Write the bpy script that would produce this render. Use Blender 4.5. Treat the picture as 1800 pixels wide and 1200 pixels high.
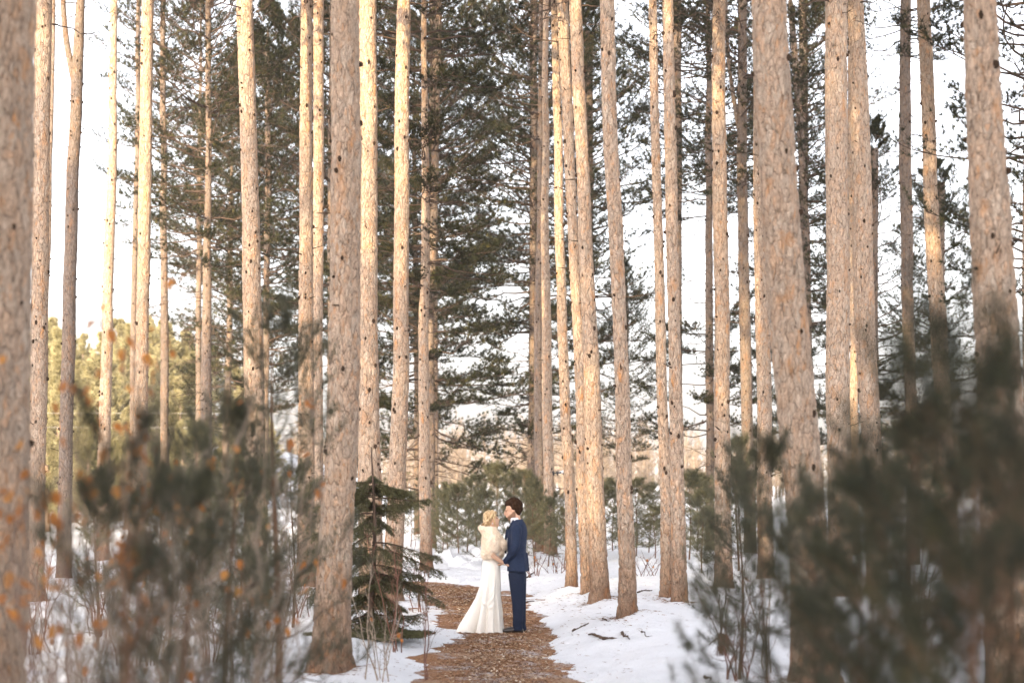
import bpy, bmesh, math, random
import numpy as np
from mathutils import Vector, Matrix, Euler

for _o in list(bpy.data.objects):
    bpy.data.objects.remove(_o)
SC = bpy.context.scene
COL = SC.collection
R = math.radians

# ------------------------------------------------------------------ camera
F = 85.0 / 36.0 * 1800.0            # focal length in photo pixels
CAMH = 2.05
HORIZON = 850.0
PITCH = math.atan((HORIZON - 600.0) / F)
cam_d = bpy.data.cameras.new('camera')
cam_d.lens = 85.0
cam_d.sensor_width = 36.0
cam_d.clip_start = 0.1
cam_d.clip_end = 8000.0
cam_d.dof.use_dof = True
cam_d.dof.focus_distance = 40.0
cam_d.dof.aperture_fstop = 2.1
cam = bpy.data.objects.new('camera', cam_d)
COL.objects.link(cam)
cam.location = (0, 0, CAMH)
cam.rotation_euler = (math.pi / 2 + PITCH, 0, 0)
SC.camera = cam

# ------------------------------------------------------------------ sky and sun
SUN_EL = R(13.0)
SUN_AZ = R(24.0)                      # degrees left of straight behind the photographer
S = Vector((-math.sin(SUN_AZ) * math.cos(SUN_EL), -math.cos(SUN_AZ) * math.cos(SUN_EL), math.sin(SUN_EL)))
world = bpy.data.worlds.new('World')
SC.world = world
world.use_nodes = True
wn = world.node_tree
bg = wn.nodes['Background']
sky = wn.nodes.new('ShaderNodeTexSky')
sky.sky_type = 'NISHITA'
sky.sun_disc = False
sky.sun_elevation = SUN_EL
sky.sun_rotation = math.atan2(S.x, S.y)
sky.altitude = 300.0
sky.air_density = 1.0
sky.dust_density = 4.6
sky.ozone_density = 1.0
hsv = wn.nodes.new('ShaderNodeHueSaturation')
hsv.inputs['Saturation'].default_value = 0.24     # thin high overcast: a pale, milky sky
wn.links.new(sky.outputs[0], hsv.inputs['Color'])
tint = wn.nodes.new('ShaderNodeMix'); tint.data_type = 'RGBA'; tint.blend_type = 'MULTIPLY'
tint.inputs[0].default_value = 1.0
tint.inputs[7].default_value = (0.99, 0.98, 1.03, 1)
wn.links.new(hsv.outputs[0], tint.inputs[6])
wn.links.new(tint.outputs[2], bg.inputs['Color'])
bg.inputs['Strength'].default_value = 0.15

sun_d = bpy.data.lights.new('sun', 'SUN')
sun_d.energy = 2.5
sun_d.angle = R(0.55)
sun_d.color = (1.0, 0.77, 0.44)
sun = bpy.data.objects.new('sun', sun_d)
COL.objects.link(sun)
sun.location = (-20, -40, 30)
sun.rotation_euler = S.to_track_quat('Z', 'Y').to_euler()

SC.render.engine = 'CYCLES'
SC.view_settings.view_transform = 'Standard'
SC.view_settings.look = 'None'
SC.view_settings.gamma = 1.0
SC.view_settings.use_curve_mapping = False
SC.view_settings.exposure = 2.3
SC.cycles.use_denoising = True
SC.cycles.max_bounces = 5
SC.cycles.diffuse_bounces = 4
SC.cycles.glossy_bounces = 2
SC.cycles.transparent_max_bounces = 8
SC.cycles.sample_clamp_indirect = 6.0
SC.cycles.volume_bounces = 1

# ------------------------------------------------------------------ helpers
def pix(px, py, Y):
    """photo pixel -> world point on the vertical plane at distance Y"""
    u = (px - 900.0) / F
    v = (600.0 - py) / F
    d = Vector((u, math.cos(PITCH) - v * math.sin(PITCH), math.sin(PITCH) + v * math.cos(PITCH)))
    t = Y / d.y
    return Vector((d.x * t, Y, CAMH + d.z * t))

def _hash(ix, iy, seed):
    n = (ix.astype(np.int64) * 374761393 + iy.astype(np.int64) * 668265263 + seed * 982451653) & 0x7fffffff
    n = ((n ^ (n >> 13)) * 1274126177) & 0x7fffffff
    n = ((n ^ (n >> 16)) * 1911520717) & 0x7fffffff
    return ((n ^ (n >> 15)) & 0xffffff) / float(0xffffff)

def vnoise(x, y, seed=0):
    x = np.asarray(x, float); y = np.asarray(y, float)
    ix = np.floor(x); iy = np.floor(y)
    fx = x - ix; fy = y - iy
    fx = fx * fx * (3 - 2 * fx); fy = fy * fy * (3 - 2 * fy)
    a = _hash(ix, iy, seed); b = _hash(ix + 1, iy, seed)
    c = _hash(ix, iy + 1, seed); d = _hash(ix + 1, iy + 1, seed)
    return (a * (1 - fx) + b * fx) * (1 - fy) + (c * (1 - fx) + d * fx) * fy

def fbm(x, y, seed=0, octv=4):
    s = 0.0; a = 0.5; t = 0.0
    for i in range(octv):
        s = s + a * vnoise(x, y, seed + i * 17); t += a
        x = np.asarray(x) * 2.03 + 11.3; y = np.asarray(y) * 2.03 + 5.7; a *= 0.5
    return s / t * 2 - 1

def sstep(a, b, x):
    t = np.clip((np.asarray(x, float) - a) / (b - a), 0, 1)
    return t * t * (3 - 2 * t)

class MB:
    """collects triangles and quads, then links ONE mesh object"""
    def __init__(self):
        self.v = []; self.n = 0; self.f = []; self.att = []
    def add(self, verts, faces, mat=0, att=0.0):
        verts = np.asarray(verts, float).reshape(-1, 3)
        faces = np.asarray(faces, np.int64)
        if len(faces) == 0:
            return
        self.v.append(verts)
        self.f.append((faces + self.n, mat))
        a = np.empty(len(verts)); a[:] = att
        self.att.append(a)
        self.n += len(verts)
    def mesh(self, name, mats, smooth=True):
        me = bpy.data.meshes.new(name)
        V = np.concatenate(self.v)
        loops = np.concatenate([f.ravel() for f, m in self.f])
        tot = np.concatenate([np.full(len(f), f.shape[1]) for f, m in self.f])
        mi = np.concatenate([np.full(len(f), m) for f, m in self.f])
        start = np.concatenate([[0], np.cumsum(tot)[:-1]])
        me.vertices.add(len(V)); me.vertices.foreach_set('co', V.astype(np.float32).ravel())
        me.loops.add(len(loops)); me.loops.foreach_set('vertex_index', loops.astype(np.int32))
        me.polygons.add(len(tot))
        me.polygons.foreach_set('loop_start', start.astype(np.int32))
        me.polygons.foreach_set('material_index', mi.astype(np.int32))
        me.polygons.foreach_set('use_smooth', np.full(len(tot), smooth))
        at = me.attributes.new('tone', 'FLOAT', 'POINT')
        at.data.foreach_set('value', np.concatenate(self.att).astype(np.float32))
        me.update(calc_edges=True)
        for m in (mats if isinstance(mats, (list, tuple)) else [mats]):
            me.materials.append(m)
        return me

def obj(name, me, parent=None, loc=None, rot=None, scale=None):
    o = bpy.data.objects.new(name, me)
    COL.objects.link(o)
    if parent is not None:
        o.parent = parent
    if loc is not None:
        o.location = loc
    if rot is not None:
        o.rotation_euler = rot
    if scale is not None:
        o.scale = scale
    return o

def tag(o, label=None, cat=None, group=None, kind=None):
    if label: o['label'] = label
    if cat: o['category'] = cat
    if group: o['group'] = group
    if kind: o['kind'] = kind
    return o

def thing(name, loc, label, cat, group=None, rz=0.0):
    o = obj(name, None, loc=loc, rot=(0, 0, rz))
    o.empty_display_size = 0.2
    return tag(o, label, cat, group)

def norm(a):
    return a / np.maximum(np.linalg.norm(a, axis=-1, keepdims=True), 1e-9)

def tubes(P, Rr, sides=4, cap=True):
    """batch of tubes: P (M,K,3), Rr (M,K) -> verts, quads"""
    P = np.asarray(P, float); Rr = np.asarray(Rr, float)
    M, K, _ = P.shape
    T = np.gradient(P, axis=1)
    T = norm(T)
    ax = norm(P[:, -1] - P[:, 0])
    ref = np.where(np.abs(ax[:, 2:3]) > 0.8, np.array([[1.0, 0, 0]]), np.array([[0, 0, 1.0]]))
    N = norm(np.cross(T, ref[:, None, :]))
    B = np.cross(T, N)
    th = np.arange(sides) / sides * 2 * np.pi
    ring = N[:, :, None, :] * np.cos(th)[None, None, :, None] + B[:, :, None, :] * np.sin(th)[None, None, :, None]
    V = P[:, :, None, :] + ring * Rr[:, :, None, None]
    idx = np.arange(M * K * sides).reshape(M, K, sides)
    a = idx[:, :-1, :]; b = np.roll(idx, -1, axis=2)[:, :-1, :]
    c = np.roll(idx, -1, axis=2)[:, 1:, :]; d = idx[:, 1:, :]
    Q = np.stack([a, b, c, d], -1).reshape(-1, 4)
    return V.reshape(-1, 3), Q

def needles(pos, dirn, rng, n=12, length=0.12, width=0.012, spread=1.0, lift=0.0):
    """needle tufts: thin triangles fanning out of every position around its direction"""
    T = len(pos)
    d = dirn[:, None, :] + rng.normal(0, 1, (T, n, 3)) * spread * 0.6
    d[..., 2] += lift
    d = norm(d)
    L = length * rng.uniform(0.65, 1.15, (T, n, 1))
    side = norm(np.cross(d, rng.normal(0, 1, (T, n, 3))))
    b = pos[:, None, :] + d * 0.01
    V = np.stack([b - side * width / 2, b + side * width / 2, b + d * L], 2)
    tri = np.arange(T * n * 3).reshape(-1, 3)
    return V.reshape(-1, 3), tri

# ------------------------------------------------------------------ materials
def new_mat(name, rough=0.8, spec=0.3):
    m = bpy.data.materials.new(name)
    m.use_nodes = True
    b = m.node_tree.nodes['Principled BSDF']
    b.inputs['Roughness'].default_value = rough
    b.inputs['Specular IOR Level'].default_value = spec
    return m, m.node_tree, b

def N(nt, t, **kw):
    n = nt.nodes.new(t)
    for k, v in kw.items():
        if hasattr(n, k):
            setattr(n, k, v)
        else:
            n.inputs[k].default_value = v
    return n

def ramp(nt, stops, src=None):
    n = nt.nodes.new('ShaderNodeValToRGB')
    e = n.color_ramp.elements
    while len(e) < len(stops):
        e.new(0.5)
    for el, (p, c) in zip(e, stops):
        el.position = p
        el.color = (*c, 1) if len(c) == 3 else c
    if src is not None:
        nt.links.new(src, n.inputs[0])
    return n

def mixc(nt, fac, a, b, mode='MIX'):
    n = nt.nodes.new('ShaderNodeMix')
    n.data_type = 'RGBA'
    n.blend_type = mode
    for i, s in ((0, fac), (6, a), (7, b)):
        if hasattr(s, 'links'):
            nt.links.new(s, n.inputs[i])
        else:
            n.inputs[i].default_value = s if i == 0 else (*s, 1)
    return n.outputs[2]

def bump(nt, bs, height, strength, dist):
    n = nt.nodes.new('ShaderNodeBump')
    n.inputs['Strength'].default_value = strength
    n.inputs['Distance'].default_value = dist
    nt.links.new(height, n.inputs['Height'])
    nt.links.new(n.outputs[0], bs.inputs['Normal'])

def attr(nt, name='tone'):
    n = nt.nodes.new('ShaderNodeAttribute')
    n.attribute_name = name
    return n.outputs['Fac']

def coords(nt, scale=(1, 1, 1), kind='Object'):
    tc = nt.nodes.new('ShaderNodeTexCoord')
    mp = nt.nodes.new('ShaderNodeMapping')
    mp.inputs['Scale'].default_value = scale
    nt.links.new(tc.outputs[kind], mp.inputs[0])
    return mp.outputs[0]

def noise(nt, vec, scale, detail=4.0, rough=0.55):
    n = nt.nodes.new('ShaderNodeTexNoise')
    n.inputs['Scale'].default_value = scale
    n.inputs['Detail'].default_value = detail
    n.inputs['Roughness'].default_value = rough
    nt.links.new(vec, n.inputs['Vector'])
    return n.outputs['Fac']

def simple(name, col, rough=0.8, spec=0.3, var=0.0, vscale=8.0, bumpd=0.0, bscale=60.0):
    m, nt, b = new_mat(name, rough, spec)
    b.inputs['Base Color'].default_value = (*col, 1)
    if var:
        f = noise(nt, coords(nt), vscale)
        c = ramp(nt, [(0.3, tuple(x * (1 - var) for x in col)), (0.7, tuple(min(1, x * (1 + var)) for x in col))], f)
        nt.links.new(c.outputs[0], b.inputs['Base Color'])
    if bumpd:
        bump(nt, b, noise(nt, coords(nt), bscale, 5), 0.8, bumpd)
    return m

def bark_mat(name, grey, pink, orange, dark):
    m, nt, b = new_mat(name, 0.9, 0.15)
    vec0 = coords(nt, (1, 1, 0.38))
    nz = nt.nodes.new('ShaderNodeTexNoise'); nz.inputs['Scale'].default_value = 9; nz.inputs['Detail'].default_value = 3
    nt.links.new(vec0, nz.inputs['Vector'])
    sub = N(nt, 'ShaderNodeVectorMath', operation='MULTIPLY_ADD')
    nt.links.new(nz.outputs['Color'], sub.inputs[0]); sub.inputs[1].default_value = (0.09, 0.09, 0.09)
    nt.links.new(vec0, sub.inputs[2])
    def voro(scale, feat):
        v = nt.nodes.new('ShaderNodeTexVoronoi'); v.feature = feat; v.inputs['Scale'].default_value = scale
        nt.links.new(sub.outputs[0], v.inputs['Vector']); return v
    vc = voro(15, 'F1'); ve = voro(15, 'DISTANCE_TO_EDGE'); vs = voro(38, 'F1'); vse = voro(38, 'DISTANCE_TO_EDGE')
    mid = tuple((p + g) / 2 for p, g in zip(pink, grey))
    pale = tuple(min(0.75, p * 1.28) for p in grey)
    sx = nt.nodes.new('ShaderNodeSeparateColor'); nt.links.new(vc.outputs['Color'], sx.inputs[0])
    sy = nt.nodes.new('ShaderNodeSeparateColor'); nt.links.new(vs.outputs['Color'], sy.inputs[0])
    plate = ramp(nt, [(0.0, grey), (0.3, pink), (0.55, pale), (0.78, mid), (0.93, pink), (1.0, orange)], sx.outputs[0])
    flake = ramp(nt, [(0.0, tuple(x * 0.72 for x in grey)), (0.35, mid), (0.7, pale), (0.92, pink), (1.0, orange)], sy.outputs[1])
    c0 = mixc(nt, 0.5, plate.outputs[0], flake.outputs[0])
    # furrows between the plates carry old grey brown bark
    fur = ramp(nt, [(0.0, (1, 1, 1)), (0.10, (0.0, 0.0, 0.0))], ve.outputs['Distance'])
    fur2 = ramp(nt, [(0.0, (0.7, 0.7, 0.7)), (0.12, (0.0, 0.0, 0.0))], vse.outputs['Distance'])
    f1 = noise(nt, vec0, 30, 6, 0.7)
    br = ramp(nt, [(0.40, (0, 0, 0)), (0.60, (1, 1, 1))], f1)
    fm = mixc(nt, 1.0, mixc(nt, 1.0, fur.outputs[0], fur2.outputs[0], 'LIGHTEN'), br.outputs[0], 'MULTIPLY')
    c1 = mixc(nt, fm, c0, mixc(nt, 1.0, grey, dark, 'MULTIPLY'))
    f2 = noise(nt, coords(nt, (1, 1, 0.55)), 6, 4, 0.6)
    fl2 = ramp(nt, [(0.58, (0, 0, 0)), (0.70, (1, 1, 1))], f2)
    c2 = mixc(nt, fl2.outputs[0], c1, mixc(nt, 0.5, c1, orange))
    # damp, furrowed brown foot of the trunk with a ragged upper edge
    tc = nt.nodes.new('ShaderNodeTexCoord')
    sp = nt.nodes.new('ShaderNodeSeparateXYZ')
    nt.links.new(tc.outputs['Object'], sp.inputs[0])
    ad = N(nt, 'ShaderNodeMath', operation='MULTIPLY_ADD')
    nt.links.new(f2, ad.inputs[0]); ad.inputs[1].default_value = -1.3
    nt.links.new(sp.outputs['Z'], ad.inputs[2])
    mr = N(nt, 'ShaderNodeMapRange')
    nt.links.new(ad.outputs[0], mr.inputs[0])
    mr.inputs[1].default_value = -0.55; mr.inputs[2].default_value = 0.55
    mr.inputs[3].default_value = 0.8; mr.inputs[4].default_value = 0.0
    c3 = mixc(nt, mr.outputs[0], c2, mixc(nt, 1.0, c2, (0.42, 0.32, 0.26), 'MULTIPLY'))
    nt.links.new(c3, b.inputs['Base Color'])
    hh = ramp(nt, [(0.0, (0, 0, 0)), (0.16, (0.8, 0.8, 0.8)), (0.5, (1, 1, 1))], ve.outputs['Distance'])
    h2 = ramp(nt, [(0.0, (0, 0, 0)), (0.2, (1, 1, 1))], vse.outputs['Distance'])
    hs = mixc(nt, 0.4, hh.outputs[0], h2.outputs[0])
    hs = mixc(nt, 0.3, hs, f1)
    bump(nt, b, hs, 1.0, 0.035)
    return m

M = {}
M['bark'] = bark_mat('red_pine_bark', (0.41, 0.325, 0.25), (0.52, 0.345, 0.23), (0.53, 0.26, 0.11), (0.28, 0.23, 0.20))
M['bark_shade_toned'] = bark_mat('shade_toned_pine_bark', (0.19, 0.155, 0.13), (0.25, 0.175, 0.125), (0.32, 0.17, 0.09), (0.36, 0.30, 0.27))  # darker copy of the bark: shade on dark and rear trunks put into colour
M['knot'] = simple('branch_scar', (0.045, 0.028, 0.018), 0.9, 0.1)
M['limb'] = simple('limb_bark', (0.085, 0.058, 0.043), 0.9, 0.15, 0.35, 6)
M['limb_red'] = simple('young_limb_bark', (0.13, 0.075, 0.045), 0.85, 0.2, 0.3, 6)
M['twig'] = simple('shrub_twig', (0.27, 0.21, 0.16), 0.85, 0.2, 0.3, 5)
M['twig_red'] = simple('reddish_twig', (0.16, 0.075, 0.05), 0.8, 0.25, 0.3, 5)
M['dead_wood'] = simple('dead_wood', (0.09, 0.058, 0.04), 0.9, 0.15, 0.3, 20)

def foliage(name, a, b_, c, rough=0.55, spec=0.25, trans=0.0):
    m, nt, b = new_mat(name, rough, spec)
    r = ramp(nt, [(0.0, a), (0.6, b_), (1.0, c)], attr(nt))
    nt.links.new(r.outputs[0], b.inputs['Base Color'])
    if trans:
        tr = nt.nodes.new('ShaderNodeBsdfTranslucent')
        nt.links.new(r.outputs[0], tr.inputs['Color'])
        mx = nt.nodes.new('ShaderNodeMixShader')
        mx.inputs[0].default_value = trans
        out = nt.nodes['Material Output']
        nt.links.new(b.outputs[0], mx.inputs[1]); nt.links.new(tr.outputs[0], mx.inputs[2])
        nt.links.new(mx.outputs[0], out.inputs['Surface'])
    return m
M['needle'] = foliage('red_pine_needles', (0.017, 0.019, 0.008), (0.032, 0.034, 0.013), (0.125, 0.105, 0.032), trans=0.2)
M['needle_young'] = foliage('young_pine_needles', (0.080, 0.080, 0.048), (0.15, 0.14, 0.078), (0.29, 0.25, 0.115), trans=0.25)  # raised base colour carries the sunlit look of the young pines
M['needle_blue'] = foliage('white_pine_needles', (0.020, 0.023, 0.012), (0.035, 0.039, 0.020), (0.085, 0.085, 0.040), trans=0.15)
M['needle_grey'] = foliage('grey_green_pine_needles', (0.058, 0.058, 0.036), (0.092, 0.090, 0.055), (0.16, 0.145, 0.08), trans=0.2)
M['needle_spruce'] = foliage('spruce_needles', (0.060, 0.060, 0.026), (0.100, 0.096, 0.042), (0.17, 0.155, 0.075), trans=0.12)
M['needle_sunny'] = foliage('sun_paled_pine_needles', (0.22, 0.19, 0.085), (0.38, 0.335, 0.18), (0.52, 0.45, 0.27), trans=0.3)  # sunlight and overexposed haze on the slope put into these pale colours
M['needle_dead'] = simple('dry_needles', (0.10, 0.06, 0.035), 0.8, 0.2)
M['leaf'] = foliage('dead_leaf', (0.30, 0.10, 0.025), (0.46, 0.17, 0.035), (0.58, 0.26, 0.06), 0.6, 0.3, 0.3)
# ------------------------------------------------------------------ the ground
PATH = np.array([(0.0, -12), (0.0, 8), (-0.08, 18), (-0.14, 25.25), (-0.17, 28.6), (-0.11, 33.5), (-0.42, 39.6),
                 (-0.72, 43.6), (-1.25, 47.6), (-2.2, 50.2), (-4.2, 51.3), (-8.0, 52.0), (-16, 52.4), (-30, 54.0)], float)
PHW = 0.68

def path_dist(x, y):
    x = np.asarray(x, float); y = np.asarray(y, float)
    best = np.full(np.broadcast(x, y).shape, 1e9)
    for a, b in zip(PATH[:-1], PATH[1:]):
        ab = b - a
        t = np.clip(((x - a[0]) * ab[0] + (y - a[1]) * ab[1]) / (ab @ ab), 0, 1)
        d = np.hypot(x - a[0] - t * ab[0], y - a[1] - t * ab[1])
        best = np.minimum(best, d)
    return best

WELLS = []
for _px, _py in ((450, 1052), (580, 1178), (652, 1075), (688, 1050), (749, 1002), (1005, 1030), (1033, 1042), (1057, 1056), (1103, 1081), (1170, 1050), (1195, 1058)):
    _Y = CAMH * F / (_py - HORIZON)
    WELLS.append(((_px - 900) / F * _Y, _Y - 0.1, 0.30, 0.30, 0.07))
_fr = random.Random(8)
for _i in range(90):                     # old footprints and melt dimples
    _Y = _fr.uniform(24, 52)
    _cx = np.interp(_Y, PATH[:, 1], PATH[:, 0])
    _sd = _fr.choice((-1, 1, 1))
    WELLS.append((_cx + _sd * (0.95 + abs(_fr.gauss(0, 1.3))), _Y, 0.07, 0.15, 0.055))

def ground_h(x, y):
    x = np.asarray(x, float); y = np.asarray(y, float)
    near = 1 - sstep(90, 160, np.hypot(x, y - 30))
    s = path_dist(x, y) - PHW + 0.44 * fbm(x / 0.8, y / 1.3, 3, 4) + 0.07 * fbm(x / 0.25, y / 0.4, 8, 2)
    rough = 0.15 * fbm(x / 3.0, y / 4.0, 21, 3) + 0.075 * fbm(x / 0.75, y / 1.0, 22, 3) + 0.03 * fbm(x / 0.25, y / 0.32, 23, 2) - 0.05 * sstep(0.25, 0.7, fbm(x / 0.45, y / 0.7, 27, 2))
    h = -0.05 + 0.085 * sstep(-0.30, 0.42, s) + (0.11 + 0.10 * sstep(-0.3, 0.6, x)) * sstep(0.1, 1.5, s) + rough * sstep(0.0, 0.7, s) * near
    # ploughed lumps of snow beyond the bend
    ridge = np.exp(-((y - 57.0 - 0.12 * x) / 0.75) ** 2) * sstep(-9, -5, x) * (1 - sstep(-0.3, 1.2, x))
    h = h + ridge * (0.06 + 0.75 * np.abs(fbm(x / 0.36, y / 0.36, 31, 3)))
    # low mound under the pine beside the path
    h = h + 0.10 * np.exp(-(((x - 1.75) / 0.9) ** 2 + ((y - 35.5) / 2.0) ** 2))
    for wx, wy, ra, rb, dp in WELLS:
        h = h - dp * np.exp(-(((x - wx) / ra) ** 2 + ((y - wy) / rb) ** 2))
    # open slope far to the left
    h = h + 5.5 * sstep(105, 190, y) * sstep(-4, -24, x) * (1 - sstep(205, 270, y))
    return h

def gz(x, y):
    return float(ground_h(np.array([x]), np.array([y]))[0])

def ground_hit(px, py):
    Y = CAMH * F / max(py - HORIZON, 8)
    for _ in range(12):
        p = pix(px, py, Y)
        Y = max(3.0, Y + (p.z - gz(p.x, p.y)) * F / max(py - HORIZON, 8) * 0.8)
    return pix(px, py, Y)

def steps(a, b, n, k):
    t = np.linspace(0, 1, n + 1)[1:]
    return a + (b - a) * t ** k
xs = np.concatenate([-steps(8, 2500, 46, 4)[::-1], np.arange(-8, 8.001, 0.08), steps(8, 2500, 46, 4)])
ys = np.concatenate([-steps(-14, 1500, 26, 3)[::-1], np.arange(14, 22, 0.4), np.arange(22, 61, 0.11), steps(61, 5000, 80, 4)])
X, Y_ = np.meshgrid(xs, ys)
H = ground_h(X, Y_)
mb = MB()
nx, ny = len(xs), len(ys)
I = np.arange(nx * ny).reshape(ny, nx)
Q = np.stack([I[:-1, :-1], I[:-1, 1:], I[1:, 1:], I[1:, :-1]], -1).reshape(-1, 4)
mb.add(np.stack([X, Y_, H], -1), Q)
m, nt, b = new_mat('snow', 0.6, 0.3)
v = coords(nt)
f = noise(nt, v, 1.3, 6, 0.65)
c = ramp(nt, [(0.35, (0.80, 0.795, 0.80)), (0.6, (0.88, 0.88, 0.89))], f)
f2 = noise(nt, v, 5.0, 6, 0.75)
c2 = ramp(nt, [(0.60, (0, 0, 0)), (0.75, (1, 1, 1))], f2)
cc = mixc(nt, c2.outputs[0], c.outputs[0], mixc(nt, 0.22, c.outputs[0], (0.50, 0.36, 0.22)))
nt.links.new(cc, b.inputs['Base Color'])
h1 = noise(nt, v, 9, 6, 0.7)
bump(nt, b, h1, 0.9, 0.09)
M['snow'] = m
tag(obj('snow_ground', mb.mesh('snow_ground', m)), 'white trampled snow covering the forest floor', kind='structure')

# the trodden path of needles and wood chips, with grey ice in places
pts = []
seg = np.concatenate([[0], np.cumsum(np.hypot(*np.diff(PATH, axis=0).T))])
tt = np.concatenate([np.arange(0, 34, 0.3), np.arange(34, 68, 0.05), np.arange(68, seg[-1], 0.2)])
cx = np.interp(tt, seg, PATH[:, 0]); cy = np.interp(tt, seg, PATH[:, 1])
def _smooth(a):
    dense = np.arange(0, seg[-1], 0.1)
    v = np.interp(dense, seg, a); k = np.ones(21) / 21
    return np.interp(tt, dense, np.convolve(np.pad(v, 10, 'edge'), k, 'valid'))
cxs, cys = _smooth(PATH[:, 0]), _smooth(PATH[:, 1])
tx, ty = np.gradient(cxs), np.gradient(cys)
tl = np.hypot(tx, ty); nxv, nyv = -ty / tl, tx / tl
off = np.linspace(-1.25, 1.25, 50)
PX = cxs[:, None] + nxv[:, None] * off; PY = cys[:, None] + nyv[:, None] * off
def path_z(x, y):
    return 0.012 * fbm(x / 0.5, y / 0.5, 41, 3) + 0.010 * fbm(x / 0.13, y / 0.16, 42, 3)
mb = MB()
I = np.arange(PX.size).reshape(PX.shape)
mb.add(np.stack([PX, PY, path_z(PX, PY)], -1), np.stack([I[:-1, :-1], I[:-1, 1:], I[1:, 1:], I[1:, :-1]], -1).reshape(-1, 4)[:, ::-1])
m, nt, b = new_mat('needle_litter', 0.85, 0.25)
v = coords(nt)
f = noise(nt, v, 28, 8, 0.75)
base = ramp(nt, [(0.32, (0.085, 0.032, 0.012)), (0.46, (0.23, 0.10, 0.042)), (0.57, (0.36, 0.185, 0.085)), (0.68, (0.66, 0.54, 0.40))], f)
fi = noise(nt, coords(nt, (1.1, 0.55, 1)), 1.5, 5, 0.65)
ir = ramp(nt, [(0.50, (0, 0, 0)), (0.60, (1, 1, 1))], fi)
ice = ramp(nt, [(0.35, (0.33, 0.29, 0.27)), (0.65, (0.56, 0.54, 0.54))], noise(nt, v, 12, 6, 0.7))
brk = ramp(nt, [(0.42, (0, 0, 0)), (0.56, (1, 1, 1))], noise(nt, v, 9, 6, 0.7))
fac = mixc(nt, 1.0, ir.outputs[0], brk.outputs[0], 'MULTIPLY')
fs = noise(nt, coords(nt, (0.9, 0.6, 1)), 0.9, 4, 0.6)
st = ramp(nt, [(0.55, (0, 0, 0)), (0.68, (0.65, 0.65, 0.65))], fs)
c0 = mixc(nt, st.outputs[0], base.outputs[0], mixc(nt, 0.6, base.outputs[0], (0.55, 0.42, 0.30)))
cc = mixc(nt, fac, c0, ice.outputs[0])
nt.links.new(cc, b.inputs['Base Color'])
rr = N(nt, 'ShaderNodeMapRange'); rr.inputs[3].default_value = 0.9; rr.inputs[4].default_value = 0.45
nt.links.new(fac, rr.inputs[0]); nt.links.new(rr.outputs[0], b.inputs['Roughness'])
bump(nt, b, f, 0.9, 0.03)
tag(obj('path', mb.mesh('path', m)), 'brown path of pine needles and wood chips with icy patches', kind='structure')

rng = np.random.default_rng(5)
# wood chips and needles scattered on the path
n = 20000
ti = rng.integers(0, len(cxs), n * 3)
ok = (cys[ti] > 23) & (cxs[ti] > -9)
ti = ti[ok][:n]; n = len(ti)
o = rng.normal(0, 0.36, n)
o = np.where(np.abs(o) > 0.85, rng.uniform(-0.7, 0.7, n), o)
x = cxs[ti] + nxv[ti] * o + rng.normal(0, 0.08, n); y = cys[ti] + nyv[ti] * o + rng.normal(0, 0.08, n)
z = path_z(x, y) + 0.006
a = rng.uniform(0, np.pi, n); ln = rng.uniform(0.008, 0.034, n); wd = rng.uniform(0.005, 0.014, n)
ca, sa = np.cos(a), np.sin(a); tz = rng.uniform(-0.4, 0.4, n) * ln
V = np.stack([np.stack([x - ca * ln, y - sa * ln, z - tz], -1), np.stack([x + sa * wd, y - ca * wd, z + 0.006], -1),
              np.stack([x + ca * ln, y + sa * ln, z + tz], -1), np.stack([x - sa * wd, y + ca * wd, z + 0.002], -1)], 1)
mb = MB(); mb.add(V, np.arange(n * 4).reshape(-1, 4), 0, np.repeat(rng.uniform(0, 1, n) ** 1.6, 4))
mc, nt, b = new_mat('wood_chip', 0.8, 0.25)
r_ = ramp(nt, [(0, (0.11, 0.048, 0.022)), (0.5, (0.29, 0.15, 0.072)), (0.8, (0.55, 0.41, 0.26)), (1, (0.80, 0.71, 0.58))], attr(nt))
nt.links.new(r_.outputs[0], b.inputs['Base Color'])
tag(obj('wood_chips', mb.mesh('wood_chips', mc, False)), 'loose wood chips and needles strewn along the brown path', 'litter', kind='stuff')

# dark needle and bark litter on the snow
n = 14000
x = rng.uniform(-6, 7, n); y = rng.uniform(24, 58, n)
sd = path_dist(x, y)
keep = (sd > PHW - 0.1) & (rng.uniform(0, 1, n) < np.clip(1.4 - sd * 0.55, 0.16, 1) * (0.25 + np.clip(fbm(x / 1.5, y / 1.5, 61) * 2 + 0.5, 0, 1)))
x, y = x[keep], y[keep]; n = len(x)
z = ground_h(x, y) + 0.004
a = rng.uniform(0, np.pi, n); ln = rng.uniform(0.008, 0.05, n); wd = rng.uniform(0.002, 0.007, n)
ca, sa = np.cos(a), np.sin(a)
V = np.stack([np.stack([x - ca * ln, y - sa * ln, z], -1), np.stack([x + sa * wd, y - ca * wd, z + 0.006], -1),
              np.stack([x + ca * ln, y + sa * ln, z + 0.004], -1), np.stack([x - sa * wd, y + ca * wd, z + 0.002], -1)], 1)
mb = MB(); mb.add(V, np.arange(n * 4).reshape(-1, 4), 0, np.repeat(rng.uniform(0, 0.6, n), 4))
tag(obj('forest_litter', mb.mesh('forest_litter', mc, False)), 'dark needles and bark flakes sprinkled over the snow', 'litter', kind='stuff')

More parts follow.
